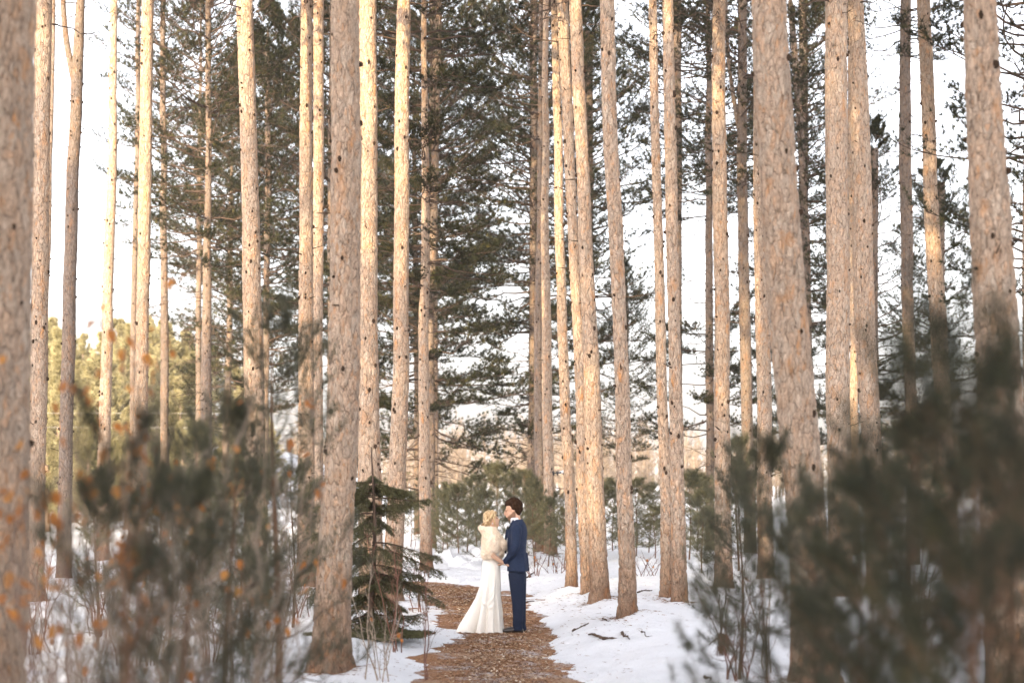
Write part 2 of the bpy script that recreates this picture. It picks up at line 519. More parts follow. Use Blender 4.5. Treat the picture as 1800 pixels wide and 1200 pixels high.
# ------------------------------------------------------------------ pine crowns (shared meshes)
def crown_mesh(seed, height, radius, n_br, prof, needle_len=0.13, needle_w=0.013, n_need=13, twigs=9, tuft_per=3,
               elev=(-5, 45), curve=0.25, limb_r=0.028, mats=('limb', 'needle'), dead=0, dead_h=0.0, dead_len=1.2, bare=0.35, droop=0.0, tone_lo=0.0, spread=1.0):
    """limbs, twigs and needle tufts about the z axis, from z = 0 up to height"""
    rng = np.random.default_rng(seed)
    t = np.sort((np.arange(n_br) + rng.uniform(0, 0.9, n_br)) / n_br)
    whorl = np.round(t * n_br / 5.0) / (n_br / 5.0)
    t = np.clip(whorl + rng.normal(0, 0.012, n_br), 0.0, 0.985)
    az = rng.uniform(0, 2 * np.pi, n_br)
    L = radius * np.array([prof(q) for q in t]) * rng.uniform(0.6, 1.12, n_br)
    el = np.radians(elev[0] + (elev[1] - elev[0]) * t + rng.normal(0, 9, n_br))
    K = 7
    s = np.linspace(0, 1, K)
    hd = np.stack([np.cos(az), np.sin(az), np.zeros(n_br)], -1)
    sd = np.stack([-np.sin(az), np.cos(az), np.zeros(n_br)], -1)
    wob = rng.normal(0, 0.10, (n_br, 1))
    P = hd[:, None, :] * (s * np.cos(el)[:, None] * L[:, None])[..., None]
    P = P + sd[:, None, :] * (np.sin(s * 3.0) * wob * L[:, None])[..., None]
    P[..., 2] += t[:, None] * height + s * np.sin(el)[:, None] * L[:, None] + curve * L[:, None] * (s ** 2.4) - droop * L[:, None] * np.sin(s * np.pi * 0.8)
    P[:, 1:-1] += rng.normal(0, 0.02, (n_br, K - 2, 3)) * L[:, None, None]
    r0 = limb_r * (0.35 + 0.65 * L / radius)
    limbs = MB(); fol = MB()
    V, Qd = tubes(P, r0[:, None] * (1 - 0.85 * s)[None, :], 4)
    limbs.add(V, Qd)
    # twigs
    m = twigs
    bi = np.repeat(np.arange(n_br), m)
    ss = np.clip(bare + (1 - bare) * (np.tile(np.arange(m), n_br) + rng.uniform(0, 1, n_br * m)) / m, 0, 1)
    fi = ss * (K - 1); i0 = np.clip(fi.astype(int), 0, K - 2); fr = (fi - i0)[:, None]
    base = P[bi, i0] * (1 - fr) + P[bi, i0 + 1] * fr
    tan = norm(P[bi, i0 + 1] - P[bi, i0])
    sgn = np.where(np.arange(n_br * m) % 2 == 0, 1.0, -1.0)[:, None]
    d = norm(tan * rng.uniform(0.5, 1.0, (n_br * m, 1)) + sd[bi] * sgn * rng.uniform(0.3, 1.0, (n_br * m, 1)) + np.array([0, 0, 1.0]) * rng.uniform(-0.15, 0.55, (n_br * m, 1)))
    TL = np.maximum(0.14, L[bi] * (0.16 + 0.34 * (1 - ss)) * rng.uniform(0.5, 1.2, n_br * m))
    s4 = np.linspace(0, 1, 4)
    TP = base[:, None, :] + d[:, None, :] * (s4 * TL[:, None])[..., None]
    TP[..., 2] += (s4 ** 2) * TL[:, None] * rng.uniform(-0.05, 0.35, n_br * m)[:, None]
    TP[:, 1:] += rng.normal(0, 0.05, TP[:, 1:].shape) * TL[:, None, None]
    V, Qd = tubes(TP, (limb_r * 0.30) * (1 - 0.6 * s4)[None, :] * np.ones((n_br * m, 1)), 3)
    limbs.add(V, Qd)
    # needle tufts along the outer part of every twig and at the limb tips
    pos = []; dr = []
    for q in range(tuft_per):
        f = 1.0 - q * (0.62 / max(1, tuft_per - 1)) if tuft_per > 1 else 1.0
        fi = f * 3; j = min(2, int(fi)); w = fi - j
        pos.append(TP[:, j] * (1 - w) + TP[:, j + 1] * w)
        dr.append(norm(TP[:, j + 1] - TP[:, j] + np.array([0, 0, 0.15]) * TL[:, None] / 3))
    pos.append(P[:, -1]); dr.append(norm(P[:, -1] - P[:, -2]))
    pos = np.concatenate(pos); dr = np.concatenate(dr)
    V, tri = needles(pos, dr, rng, n_need, needle_len, needle_w, spread, 0.1)
    tone = np.clip(rng.normal(0.42, 0.22, len(pos)), tone_lo, 1)
    fol.add(V, tri, 0, np.repeat(tone, n_need * 3))
    if dead:
        dz = rng.uniform(-dead_h, 0.3, dead)
        daz = rng.uniform(0, 2 * np.pi, dead)
        DL = dead_len * rng.uniform(0.25, 1.1, dead)
        dh = np.stack([np.cos(daz), np.sin(daz), np.zeros(dead)], -1)
        dsd = np.stack([-np.sin(daz), np.cos(daz), np.zeros(dead)], -1)
        DP = dh[:, None, :] * (s * DL[:, None])[..., None]
        DP = DP + dsd[:, None, :] * (np.sin(s * 2.6) * rng.normal(0, 0.15, (dead, 1)) * DL[:, None])[..., None]
        DP[..., 2] += dz[:, None] + rng.normal(0.05, 0.2, (dead, 1)) * DL[:, None] * s - 0.10 * DL[:, None] * s ** 2
        DP[:, 1:] += rng.normal(0, 0.03, DP[:, 1:].shape) * DL[:, None, None]
        V, Qd = tubes(DP, (0.014 * DL / dead_len + 0.004)[:, None] * (1 - 0.8 * s)[None, :], 3)
        limbs.add(V, Qd)
        k = 5
        bi = np.repeat(np.arange(dead), k); j = rng.integers(2, K - 1, dead * k)
        b0 = DP[bi, j]
        dd = norm(norm(DP[bi, j] - DP[bi, j - 1]) + rng.normal(0, 0.6, (dead * k, 3)))
        tl = DL[bi] * rng.uniform(0.1, 0.4, dead * k)
        s3 = np.linspace(0, 1, 3)
        TT = b0[:, None, :] + dd[:, None, :] * (s3 * tl[:, None])[..., None]
        TT[:, 2] += rng.normal(0, 0.1, (dead * k, 3)) * tl[:, None]
        V, Qd = tubes(TT, 0.0045 * (1 - 0.6 * s3)[None, :] * np.ones((dead * k, 1)), 3)
        limbs.add(V, Qd)
    return limbs.mesh('limb_wood', M[mats[0]]), fol.mesh('crown', M[mats[1]], False)

def prof_round(t):
    return 0.25 + 0.95 * math.sin(math.pi * min(1, 0.22 + 0.74 * t)) ** 0.8
def prof_cone(t):
    return max(0.08, 1.05 * (1 - t) ** 0.75)
def prof_young(t):
    return max(0.20, 1.05 * (1 - t) ** 0.55 * (0.75 + 0.5 * t))
def prof_edge(t):
    return max(0.12, (0.72 + 0.6 * t) if t < 0.45 else 1.0 - 0.95 * ((t - 0.45) / 0.55) ** 1.6)

TALL = [crown_mesh(100 + i, 8.0, 2.7, 74, prof_round, n_need=11, twigs=10, tuft_per=3, needle_len=0.16, needle_w=0.034, elev=(0, 55),
                   dead=10, dead_h=1.5, dead_len=0.9) for i in range(3)]
EDGE = [crown_mesh(200 + i, 13.0, 3.5, 120, prof_edge, n_need=26, twigs=12, tuft_per=3, needle_len=0.165, needle_w=0.012, elev=(-8, 46), curve=0.16,
                   dead=40, dead_h=5.5, dead_len=2.0, limb_r=0.036, bare=0.34) for i in range(3)]
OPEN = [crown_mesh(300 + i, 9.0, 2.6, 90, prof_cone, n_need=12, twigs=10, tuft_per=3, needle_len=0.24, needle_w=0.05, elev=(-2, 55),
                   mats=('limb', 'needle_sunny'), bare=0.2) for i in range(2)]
YOUNG = [crown_mesh(400 + i, 2.3, 1.05, 38, prof_young, n_need=26, twigs=8, tuft_per=4, needle_len=0.13, needle_w=0.0028, elev=(10, 60), curve=0.22,
                    limb_r=0.007, mats=('limb_red', 'needle_young'), bare=0.2, spread=1.15) for i in range(3)]
_near = dict(n_need=26, twigs=8, tuft_per=4, needle_len=0.11, needle_w=0.0026, elev=(2, 50), curve=0.22, limb_r=0.008, bare=0.2, spread=1.15)
NEAR = [crown_mesh(500 + i, 2.6, 1.5, 30, prof_young, mats=('limb_red', 'needle_blue'), **_near) for i in range(3)]
SOFT = [crown_mesh(520 + i, 2.6, 1.4, 36, prof_young, mats=('limb', 'needle_grey'), **_near) for i in range(2)]
# long level boughs with needle sprays at their ends
LOW = [crown_mesh(540 + i, 6.2, 3.7, 42, lambda t: 1.05 - 0.3 * t, n_need=22, twigs=22, tuft_per=4, needle_len=0.14, needle_w=0.014, elev=(-14, 8), curve=0.10,
                  limb_r=0.034, bare=0.42, dead=16, dead_h=1.0, dead_len=2.4) for i in range(2)]

# ------------------------------------------------------------------ trunks
def worley(u, v, per, seed):
    iu = np.floor(u); iv = np.floor(v)
    f1 = np.full(u.shape, 9.0); f2 = np.full(u.shape, 9.0); cid = np.zeros(u.shape)
    for du in (-1, 0, 1):
        for dv in (-1, 0, 1):
            cu = np.mod(iu + du, per); cv = iv + dv
            jx = _hash(cu, cv, seed); jy = _hash(cu, cv, seed + 1)
            d = np.hypot(u - (iu + du + 0.15 + 0.7 * jx), v - (cv + 0.15 + 0.7 * jy))
            h = _hash(cu, cv, seed + 2)
            new = d < f1
            f2 = np.where(new, f1, np.minimum(f2, d))
            cid = np.where(new, h, cid)
            f1 = np.where(new, d, f1)
    return f1, f2, cid

def trunk_mesh(C, Rad, zs_top_view, seed, fine=True, mat='bark', stubs=True):
    """C: list of (x,y,z) centre points (base first, local), Rad: radii there"""
    C = np.array(C, float); Rad = np.array(Rad, float)
    zb, zt = C[0, 2], C[-1, 2]
    dz = 0.035 if fine else 0.10
    z1 = min(zt, zs_top_view)
    zz = np.concatenate([np.arange(zb, z1, dz), np.linspace(z1, zt, 14)]) if z1 < zt else np.arange(zb, zt, dz)
    sides = 30 if fine else 14
    cxx = np.interp(zz, C[:, 2], C[:, 0]); cyy = np.interp(zz, C[:, 2], C[:, 1]); rr = np.interp(zz, C[:, 2], Rad)
    k = max(3, int(0.9 / dz)) | 1
    pad = k // 2
    ker = np.ones(k) / k
    if len(zz) > k * 2:
        cxx = np.convolve(np.pad(cxx, pad, 'reflect', reflect_type='odd'), ker, 'valid')
        rr = np.convolve(np.pad(rr, pad, 'reflect', reflect_type='odd'), ker, 'valid')
    wob = 0.022 if fine else 0.03
    cxx = cxx + wob * fbm(zz / 1.7, zz * 0, seed + 3, 2) * np.clip((zz - zb) / 2, 0, 1); cyy = cyy + wob * fbm(zz / 1.7, zz * 0 + 5, seed + 4, 2)
    rr = rr * (1 + 0.30 * np.exp(-np.clip(zz - zb - 0.25, 0, 99) / 0.20) * (1.0 + 0.0 * zz))
    th = np.arange(sides) / sides * 2 * np.pi
    TH, ZZ = np.meshgrid(th, zz)
    per = max(6, int(round(2 * np.pi * Rad[0] / 0.075)))
    u = TH / (2 * np.pi) * per
    vv = ZZ / 0.17 + 0.35 * vnoise(TH * 2, ZZ * 3, seed)
    f1, f2, cid = worley(u, vv, per, seed)
    edge = sstep(0.0, 0.22, f2 - f1)
    amp = np.clip(1.25 - 0.05 * (ZZ - zb), 0.55, 1.25) * (0.014 if fine else 0.008)
    ph = seed % 7
    butt = np.exp(-np.clip(ZZ - zb - 0.25, 0, 99) / 0.16) * (0.16 * np.cos(TH * 4 + ph) + 0.10 * np.cos(TH * 7 + 2 * ph))
    lump = butt + 0.045 * fbm(np.cos(TH) * 1.3 + ZZ * 0.9, np.sin(TH) * 1.3 + ZZ * 0.4, seed + 5, 3)
    RR = rr[:, None] * (1 + lump) + amp * (edge - 0.6 + 0.5 * (cid - 0.5)) + 0.004 * fbm(u * 2.0, ZZ * 22, seed + 9, 2)
    Vx = cxx[:, None] + RR * np.cos(TH); Vy = cyy[:, None] + RR * np.sin(TH)
    mb = MB()
    I = np.arange(TH.size).reshape(TH.shape)
    a = I[:-1]; b = np.roll(I, -1, 1)[:-1]; c = np.roll(I, -1, 1)[1:]; d = I[1:]
    mb.add(np.stack([Vx, Vy, ZZ], -1), np.stack([a, b, c, d], -1).reshape(-1, 4), 0, cid.ravel())
    # dark branch scars in loose whorls, a few with a snapped stub
    rng = np.random.default_rng(seed)
    z = zb + 1.9 + rng.uniform(0, 0.6)
    while z < min(zt, zs_top_view + 0.5):
        for q in range(rng.integers(1, 5)):
            zq = z + rng.normal(0, 0.07); a = rng.uniform(0, 2 * np.pi)
            x0 = np.interp(zq, zz, cxx); y0 = np.interp(zq, zz, cyy); r0 = np.interp(zq, zz, rr)
            dr = np.array([math.cos(a), math.sin(a), rng.uniform(-0.1, 0.35)]); dr /= np.linalg.norm(dr)
            p = np.array([x0, y0, zq]) + dr * (r0 - 0.012)
            long = stubs and rng.uniform() < 0.16
            ln = rng.uniform(0.08, 0.28) if long else rng.uniform(0.018, 0.040)
            ra = rng.uniform(0.007, 0.011) if long else rng.uniform(0.011, 0.026)
            K = 3
            Pq = p[None, None, :] + dr[None, None, :] * (np.linspace(0, 1, K) * (ln + 0.012))[None, :, None]
            Rq = np.array([[ra, ra * 0.9, 0.35 * ra if long else ra * 0.55]])
            V, Qd = tubes(Pq, Rq, 6)
            if not long:
                V[:, 2] = zq + (V[:, 2] - zq) * 1.7
            mb.add(V, Qd, 1, 0.5)
            tip = np.arange(12, 18); 
            mb.add(V[12:18], np.array([[0, 1, 2], [0, 2, 3], [0, 3, 4], [0, 4, 5]]), 1, 0.5)
        z += rng.uniform(0.32, 0.62)
    return mb.mesh('trunk', [M[mat], M['knot']])

CR = random.Random(77)
BASES = []
def pine(pts, label, d=None, base=None, H=None, crown='TALL', cb=None, cs=1.0, group=None, name='pine_tree', mat=None, var=None, rot=None, cw=1.0, low=None):
    """pts: [(y, x_left, x_right)] edges of the trunk in the photo; d: distance, or base: photo row of its foot"""
    pts = sorted(pts)
    (ya, la, ra), (yb, lb, rb) = pts[-2], pts[-1]
    if base:
        t = (base - yb) / max(1, yb - ya)
        xb = (lb + rb) / 2 + ((lb + rb) / 2 - (la + ra) / 2) * t
        d = ground_hit(xb, base).y
    pm = F / d
    ctr = [pix((l + r) / 2, y, d) for y, l, r in pts]          # top first
    rad = [(r - l) / 2 / pm for y, l, r in pts]
    # foot
    p0, p1 = ctr[-1], ctr[-2]
    sl = (p0.x - p1.x) / (p0.z - p1.z)
    zf = gz(p0.x, d)
    foot = Vector((p0.x + sl * (zf - p0.z) * 0.7, d, zf))
    rf = rad[-1] * 1.10
    ztop_view = ctr[0].z
    cb = cb if cb is not None else max(10.5, CAMH + 0.2 * d + 0.5)
    Hh = H or cb + (7.6 * cs if crown == 'TALL' else 12.0 * cs)
    q0, q1 = ctr[0], ctr[1]
    slt = (q0.x - q1.x) / max(0.5, q0.z - q1.z)
    top = Vector((q0.x + slt * (Hh - q0.z) * 0.45, d, Hh))
    C = [foot - Vector((sl * 0.0, 0, 0.35)), foot] + ctr[::-1]
    Rd = [rf * 1.03, rf] + rad[::-1]
    if cb > q0.z + 0.5:
        C.append(Vector((q0.x + slt * (cb - q0.z) * 0.7, d, cb))); Rd.append(rad[0] * 0.92)
    C.append(top); Rd.append(0.025)
    root = thing(name, foot, label, 'tree', group)
    cl = [c - foot for c in C]
    BASES.append((foot.x, d, rf))
    fine = d < 52
    seed = int(abs(foot.x * 131 + foot.y * 977)) % 99991
    obj('trunk', trunk_mesh(cl, Rd, ztop_view - foot.z + 0.6, seed, fine, mat or ('bark' if d < 64 else 'bark_shade_toned')), root)
    lib = {'TALL': TALL, 'EDGE': EDGE}[crown]
    li, fo = lib[(var if var is not None else seed) % len(lib)]
    tz = cb - foot.z
    xcb = float(np.interp(tz, [c.z for c in cl], [c.x for c in cl]))
    sc = (cs * cw, cs * cw, cs)
    rz = rot if rot is not None else CR.uniform(0, 6.28)
    g = obj('crown', fo, root, (xcb, 0, tz), (0, 0, rz), sc)
    obj('limb_wood', li, g)
    if low is not None:
        zl, kl, rl, vl = low
        xl = float(np.interp(zl - foot.z, [c.z for c in cl], [c.x for c in cl]))
        lw, lf = LOW[vl]
        g2 = obj('low_boughs', lf, root, (xl, 0, zl - foot.z), (0, 0, rl), (kl, kl, kl))
        obj('limb_wood', lw, g2)
    return root
# ------------------------------------------------------------------ the pines of the photograph
GB = 'tall pines with clean trunks around the path'
GE = 'branchy pines along the far edge of the stand'
pine([(0, -45, 62), (600, -52, 53), (1000, -62, 45)], 'thick blurred pine trunk rising out of the leafy brush, next to an evenly sunlit trunk', d=15.5)
pine([(0, 62, 92), (600, 54, 83), (800, 51, 80)], 'sunlit straight pine trunk beside the thick blurred trunk in the leafy brush', d=40)
pine([(300, 84, 92), (600, 75, 84), (800, 71, 81)], 'thin pale pine trunk just behind a sunlit straight one in the leafy brush', d=64)
t3 = pine([(0, 133, 148), (130, 124, 145), (600, 108, 132), (800, 104, 128)], 'forked pine with a second thin stem splitting off high up', d=52, mat='bark_shade_toned')
pine([(0, 195, 208), (300, 188, 205), (600, 178, 198), (800, 173, 195)], 'slim evenly sunlit pine trunk beside the forked pine', d=60)
pine([(0, 249, 270), (300, 245, 267), (600, 240, 262), (800, 235, 259)], 'pine trunk overlapping a thinner shaded trunk close behind it, near the forked pine', d=48)
pine([(60, 239, 247), (300, 236, 246), (600, 230, 241), (800, 227, 239)], 'thinner shaded pine trunk tucked behind a brighter one near the forked pine', d=72)
pine([(0, 281, 290), (600, 283, 297), (850, 281, 297)], 'slender grey pine with short dead side branches against open sky', d=74, crown='EDGE', cb=10.2, cs=0.72, group=GE)
pine([(0, 362, 372), (300, 360, 371), (600, 354, 371), (800, 353, 373)], 'slender pine standing in front of the dense dark crowns, dead twigs low down', d=68, crown='EDGE', cb=8.2, cs=0.85, group=GE, var=0)
pine([(350, 346, 355), (600, 344, 354), (800, 342, 353)], 'thin pale pine trunk behind the dead-twigged pine by the dark crowns', d=84, crown='EDGE', cb=9.5, cs=0.8, var=3)
pine([(0, 415, 444), (300, 424, 453), (600, 429, 463), (800, 431, 466), (1000, 430, 469)], 'stout brightly sunlit pine with its bare foot in snow behind a bushy sapling', base=1052)
pine([(60, 466, 475), (300, 466, 477), (600, 462, 473)], 'thin shaded pine trunk beside the stout brightly sunlit pine', d=82, crown='EDGE', cb=6.2, cs=0.95, group=GE, var=1)
pine([(400, 402, 410), (600, 397, 408), (780, 392, 404)], 'spindly far pine trunk with bare branches beyond the bushy sapling', d=92, crown='EDGE', cb=6.0, cs=0.9, var=2)
pine([(0, 529, 549), (300, 527, 549), (600, 524, 550), (800, 524, 552)], 'left trunk of two touching sunlit pines, behind the bushy sapling', d=44)
pine([(0, 551, 569), (300, 550, 568), (600, 549, 567), (800, 548, 567)], 'right trunk of two touching sunlit pines, behind the bushy sapling', d=50)
pine([(150, 577, 585), (600, 576, 586), (700, 576, 587)], 'thin dark pine trunk half hidden behind the big pine beside the spruce', d=78, crown='EDGE', cb=7.0, cs=0.95, group=GE, var=3)
pine([(0, 583, 632), (600, 579, 633), (800, 573, 628), (1000, 560, 620), (1120, 551, 616)], 'big pine with mottled pink and grey bark, foot in snow beside the spruce', base=1178)
pine([(0, 626, 660), (600, 629, 664), (900, 631, 672)], 'sunlit pine rising behind the spruce and the big mottled pine', base=1075)
pine([(0, 696, 720), (600, 692, 719), (940, 678, 709), (1000, 672, 706)], 'straight pine standing just past the spruce at the bend of the path', base=1050)
pine([(150, 741, 752), (600, 737, 755), (900, 738, 758), (960, 739, 760)], 'narrow pine with a sunlit foot by the ploughed snow at the bend', base=1002, crown='EDGE', cb=10.5, cs=0.95, var=2, low=(6.0, 0.62, 0.9, 1))
pine([(0, 767, 778), (300, 757, 771), (600, 750, 763), (900, 753, 766)], 'pine with long low live branches reaching behind the couple', d=74, crown='EDGE', cb=7.4, cs=0.95, group=GE, var=0, rot=0.4, low=(2.2, 1.0, 0.3, 0))
pine([(300, 725, 732), (600, 727, 736), (800, 728, 737)], 'thin far trunk behind the narrow pine with the sunlit foot', d=92, crown='EDGE', cb=7.0, cs=1.0, group=GE, var=1, low=(3.4, 1.0, 5.4, 1))
pine([(200, 934, 944), (600, 931, 944), (880, 926, 941)], 'grey shaded pine at the edge of a clump of trunks above the groom', d=76, crown='EDGE', cb=6.8, cs=1.05, group=GE, var=1, low=(3.2, 0.62, 2.0, 1))
pine([(200, 946, 956), (600, 939, 953), (900, 940, 956)], 'slim pine in the clump above the groom, between a grey and a sunlit trunk', d=66, crown='EDGE', cb=11.5, cs=0.85, var=2)
pine([(150, 953, 964), (600, 951, 968), (900, 957, 976)], 'pine trunk with a sunlit foot in the clump above the groom, beside the drone', d=60, cb=14.5)
pine([(0, 969, 982), (300, 974, 989), (600, 981, 998), (900, 993, 1011), (1000, 995, 1014)], 'fully sunlit thin pine trunk behind the drone', base=1030)
pine([(0, 979, 998), (300, 992, 1010), (600, 1008, 1026), (900, 1016, 1038), (1000, 1022, 1042)], 'leaning pine touching a thicker one beside it, foot in the snow', base=1042)
pine([(0, 1000, 1021), (300, 1015, 1037), (600, 1024, 1050), (900, 1032, 1064), (1000, 1038, 1068)], 'thicker leaning pine with a dark furrowed foot, touching a slimmer one', base=1056)
pine([(0, 1054, 1079), (300, 1064, 1089), (600, 1079, 1102), (900, 1087, 1114), (1040, 1088, 1117)], 'lone pine on the snow mound beside the path, sunlit high up', base=1081)
pine([(0, 1140, 1154), (300, 1146, 1161), (600, 1154, 1171), (900, 1161, 1180), (1000, 1161, 1180)], 'slimmer sunlit trunk of a close pair standing past the snow mound', base=1050)
pine([(0, 1166, 1184), (300, 1168, 1189), (600, 1174, 1194), (900, 1181, 1206), (1000, 1182, 1207)], 'thicker trunk of a close pair standing past the snow mound', base=1058)
pine([(0, 1252, 1274), (300, 1252, 1277), (600, 1256, 1282), (900, 1257, 1285)], 'pine trunk with a dark shaded trunk against its side, above the low young pines', d=41)
pine([(230, 1240, 1252), (600, 1240, 1254), (900, 1241, 1256)], 'dark shaded pine trunk against the side of a brighter one, bare bent branch low down', d=68, crown='EDGE', cb=9.6, cs=0.8, group=GE, var=3, low=(3.0, 0.62, 1.0, 0))
t_h3 = pine([(0, 1299, 1314), (300, 1296, 1314), (600, 1301, 1321), (800, 1306, 1326)], 'dark pine with an upright side limb and dead branches', d=60, mat='bark_shade_toned', crown='EDGE', cb=9.4, cs=0.72, group=GE, var=1)
pine([(300, 1325, 1347), (600, 1328, 1353), (800, 1331, 1356)], 'pale pine trunk showing just beside the big smooth foreground trunk', d=47)
pine([(0, 1320, 1380), (300, 1336, 1400), (600, 1358, 1424), (800, 1374, 1442), (1000, 1390, 1459), (1150, 1394, 1468)], 'big leaning pine with smooth grey pink bark rising from the dark young pines', d=22.2)
pine([(0, 1383, 1395), (400, 1412, 1424), (800, 1418, 1432)], 'dark branchy pine behind the big leaning one', d=74, crown='EDGE', cb=7.0, cs=0.85, group=GE, var=2, rot=2.0, low=(2.8, 0.7, 4.0, 1))
pine([(0, 1451, 1489), (300, 1453, 1492), (600, 1454, 1494), (800, 1454, 1495), (1000, 1457, 1497)], 'stout straight pine close beside the big leaning one, sunlit at the top', d=38)
pine([(0, 1490, 1517), (300, 1496, 1530), (600, 1504, 1540), (800, 1519, 1552), (1000, 1524, 1559)], 'stout curved pine beside the stout straight one', d=40)
pine([(300, 1491, 1503), (600, 1493, 1508), (900, 1494, 1510)], 'thin orange lit trunk in the gap between two stout pines', d=60)
pine([(0, 1584, 1603), (300, 1580, 1602), (600, 1587, 1608), (750, 1591, 1612)], 'shaded pine with a sunlit middle and side branches high up', d=56, mat='bark_shade_toned', crown='EDGE', cb=12.0, cs=0.7, group=GE, var=0)
pine([(0, 1612, 1635), (300, 1622, 1646), (600, 1636, 1666), (800, 1651, 1677)], 'leaning sunlit pine against open sky behind the dark young pines', d=46)
pine([(0, 1692, 1747), (300, 1702, 1770), (600, 1713, 1790), (800, 1722, 1800)], 'broad grey brown pine trunk above the darkest blurred pine boughs', d=19.5)
# more crowns that close the view above and behind
for i, (px, dd, cb, cs, lab) in enumerate([
        (441, 96, 5.0, 1.15, 'dense dark far pine crown beyond the stout brightly sunlit pine'),
        (540, 90, 7.0, 1.1, 'dense dark far pine crown behind two touching sunlit trunks'),
        (655, 88, 8.0, 1.05, 'far pine crown seen between the big mottled pine and its neighbour'),
        (762, 88, 8.5, 1.15, 'far pine crown above the couple, in front of the sky'),
        (938, 96, 8.6, 1.2, 'farther pine crown above the couple, reaching down to thin branches'),
        (1035, 80, 5.2, 1.0, 'far pine with tufted boughs on either side of the lone mound pine'),
        (1097, 98, 3.0, 0.62, 'small far pine with low boughs between the mound pine and the close pair'),
        (1190, 78, 11.4, 0.75, 'far pine crown between the close pair and the dark shaded trunk'),
        (1412, 84, 10.5, 0.9, 'far pine crown behind the stout straight pine'),
        (1534, 66, 3.4, 0.66, 'rounded dark pine behind the stout curved pine'),
        (1652, 76, 3.0, 0.72, 'full dark pine behind the leaning sunlit trunk'),
        (1815, 44, 5.6, 0.8, 'pine with tufted twigs beside the broad grey brown trunk')]):
    xw = 12.0 * F / dd / 80.0
    pine([(0, px - xw, px + xw), (400, px - xw * 1.1, px + xw * 1.1), (820, px - xw * 1.2, px + xw * 1.2)], lab, d=dd, crown='EDGE', cb=cb, cs=cs, group=GE, var=i)

# second stem of the forked pine, and the upright side limb of the dark pine
def side_stem(root, a, b, d, r0, r1, name='side_stem'):
    A = pix(*a, d) - root.location; B = pix(*b, d) - root.location
    s = np.linspace(0, 1, 24)[:, None]
    P = np.array(A) * (1 - s) + np.array(B) * s
    P[:, 0] += 0.10 * np.sin(s[:, 0] * np.pi) * (1 if B.x < A.x else -1) * -1
    rr = r0 + (r1 - r0) * s[:, 0]
    V, Qd = tubes(P[None], rr[None], 12)
    mb = MB(); mb.add(V, Qd, 0, np.random.default_rng(3).uniform(0, 1, len(V)))
    obj(name, mb.mesh(name, M['bark_shade_toned']), root)
side_stem(t3, (131, 145), (112, -60), 52.0, 0.075, 0.05)
side_stem(t_h3, (1300, 232), (1276, -20), 60.0, 0.06, 0.035)

# ------------------------------------------------------------------ trees of the same stand, beside and behind the photographer
SR = random.Random(11)
STANDG = 'pines of the stand beside and behind the photographer'
trunk_lib = []
for q in range(3):
    Cq = [(0, 0, -0.3), (0, 0, 0), (0.1 * q - 0.1, 0.05, 8), (0.15 * q - 0.1, 0.1, 19)]
    trunk_lib.append(trunk_mesh(Cq, [0.20, 0.19, 0.15, 0.03], 2.0, 900 + q, False))
def stand_tree(x, y, cb, cs):
    root = thing('pine_tree', (x, y, gz(x, y)), 'tall unseen pine of the shading stand beside and behind the photographer', 'tree', STANDG)
    obj('trunk', SR.choice(trunk_lib), root, scale=(1, 1, (cb + 7.6 * cs) / 19.0))
    li, fo = SR.choice(TALL)
    g = obj('crown', fo, root, (0, 0, cb), (0, 0, SR.uniform(0, 6.28)), (cs, cs, cs))
    obj('limb_wood', li, g)
STAND_STEP = 7.0
gy = -58.0
while gy < 42:
    gx = -46.0
    while gx < 26:
        x = gx + SR.uniform(-2.2, 2.2); y = gy + SR.uniform(-2.2, 2.2)
        gx += STAND_STEP
        if y > -4 and abs(x) < 0.235 * y + 3.4:
            continue
        if x > 6 and not (y < 30 and x < 10 and SR.random() < 0.4):
            continue
        if y > 6 and x < 0 and SR.random() < 0.8:      # pines left out here to let sun patches reach the left trunks
            continue
        if math.hypot(x, y) < 4 or path_dist(x, y) < 1.6:
            continue
        stand_tree(x, y, SR.uniform(7.5, 12.0), SR.uniform(0.9, 1.2))
    gy += STAND_STEP

for q in range(54):                    # extra unseen pines, added to shade the near trunks and foreground
    dq = SR.uniform(20, 52); lat = SR.uniform(-4.5, 11.0)
    x = -0.3 - 0.407 * dq + 0.914 * lat; y = 20.0 - 0.914 * dq - 0.407 * lat
    if (y > -4 and abs(x) < 0.235 * y + 3.4) or math.hypot(x, y) < 3.5 or path_dist(x, y) < 1.5:
        continue
    stand_tree(x, y, SR.uniform(6.5, 9.5), SR.uniform(0.8, 1.05))

# ------------------------------------------------------------------ sunlit pines on the open slope, far treeline
HR = random.Random(4)
for i in range(70):
    dd = 104 + 86 * (i / 70.0) + HR.uniform(-5, 5)
    px = HR.uniform(60, 470) if i % 3 else HR.uniform(60, 300)
    p = pix(px, 800, dd)
    zz = gz(p.x, dd)
    hgt = HR.uniform(5.5, 8.5) * (1.0 if px < 330 else 0.75) * (0.55 if dd < 122 else 1.0)
    root = thing('pine_tree', (p.x, dd, zz), 'yellow green sunlit pine among the pines crowding the open slope beyond the trunks', 'tree', 'sunlit pines on the open slope')
    k = hgt / 9.0
    li, fo = OPEN[i % 2]
    mbq = None
    obj('trunk', trunk_lib[i % 3], root, scale=(0.7, 0.7, hgt / 19.0))
    g = obj('crown', fo, root, (0, 0, 0.4), (0, 0, HR.uniform(0, 6.28)), (k * 1.15, k * 1.15, k))
    obj('limb_wood', li, g)
rng = np.random.default_rng(9)
mb = MB()
NT = 900
tx_ = rng.uniform(-95, 120, NT); ty_ = rng.uniform(300, 390, NT)
th_ = rng.uniform(6, 10.5, NT) * (1 + 0.22 * fbm(tx_ / 14, ty_ * 0, 71, 2))
bz = ground_h(tx_, ty_)
K3 = np.linspace(0, 1, 3)
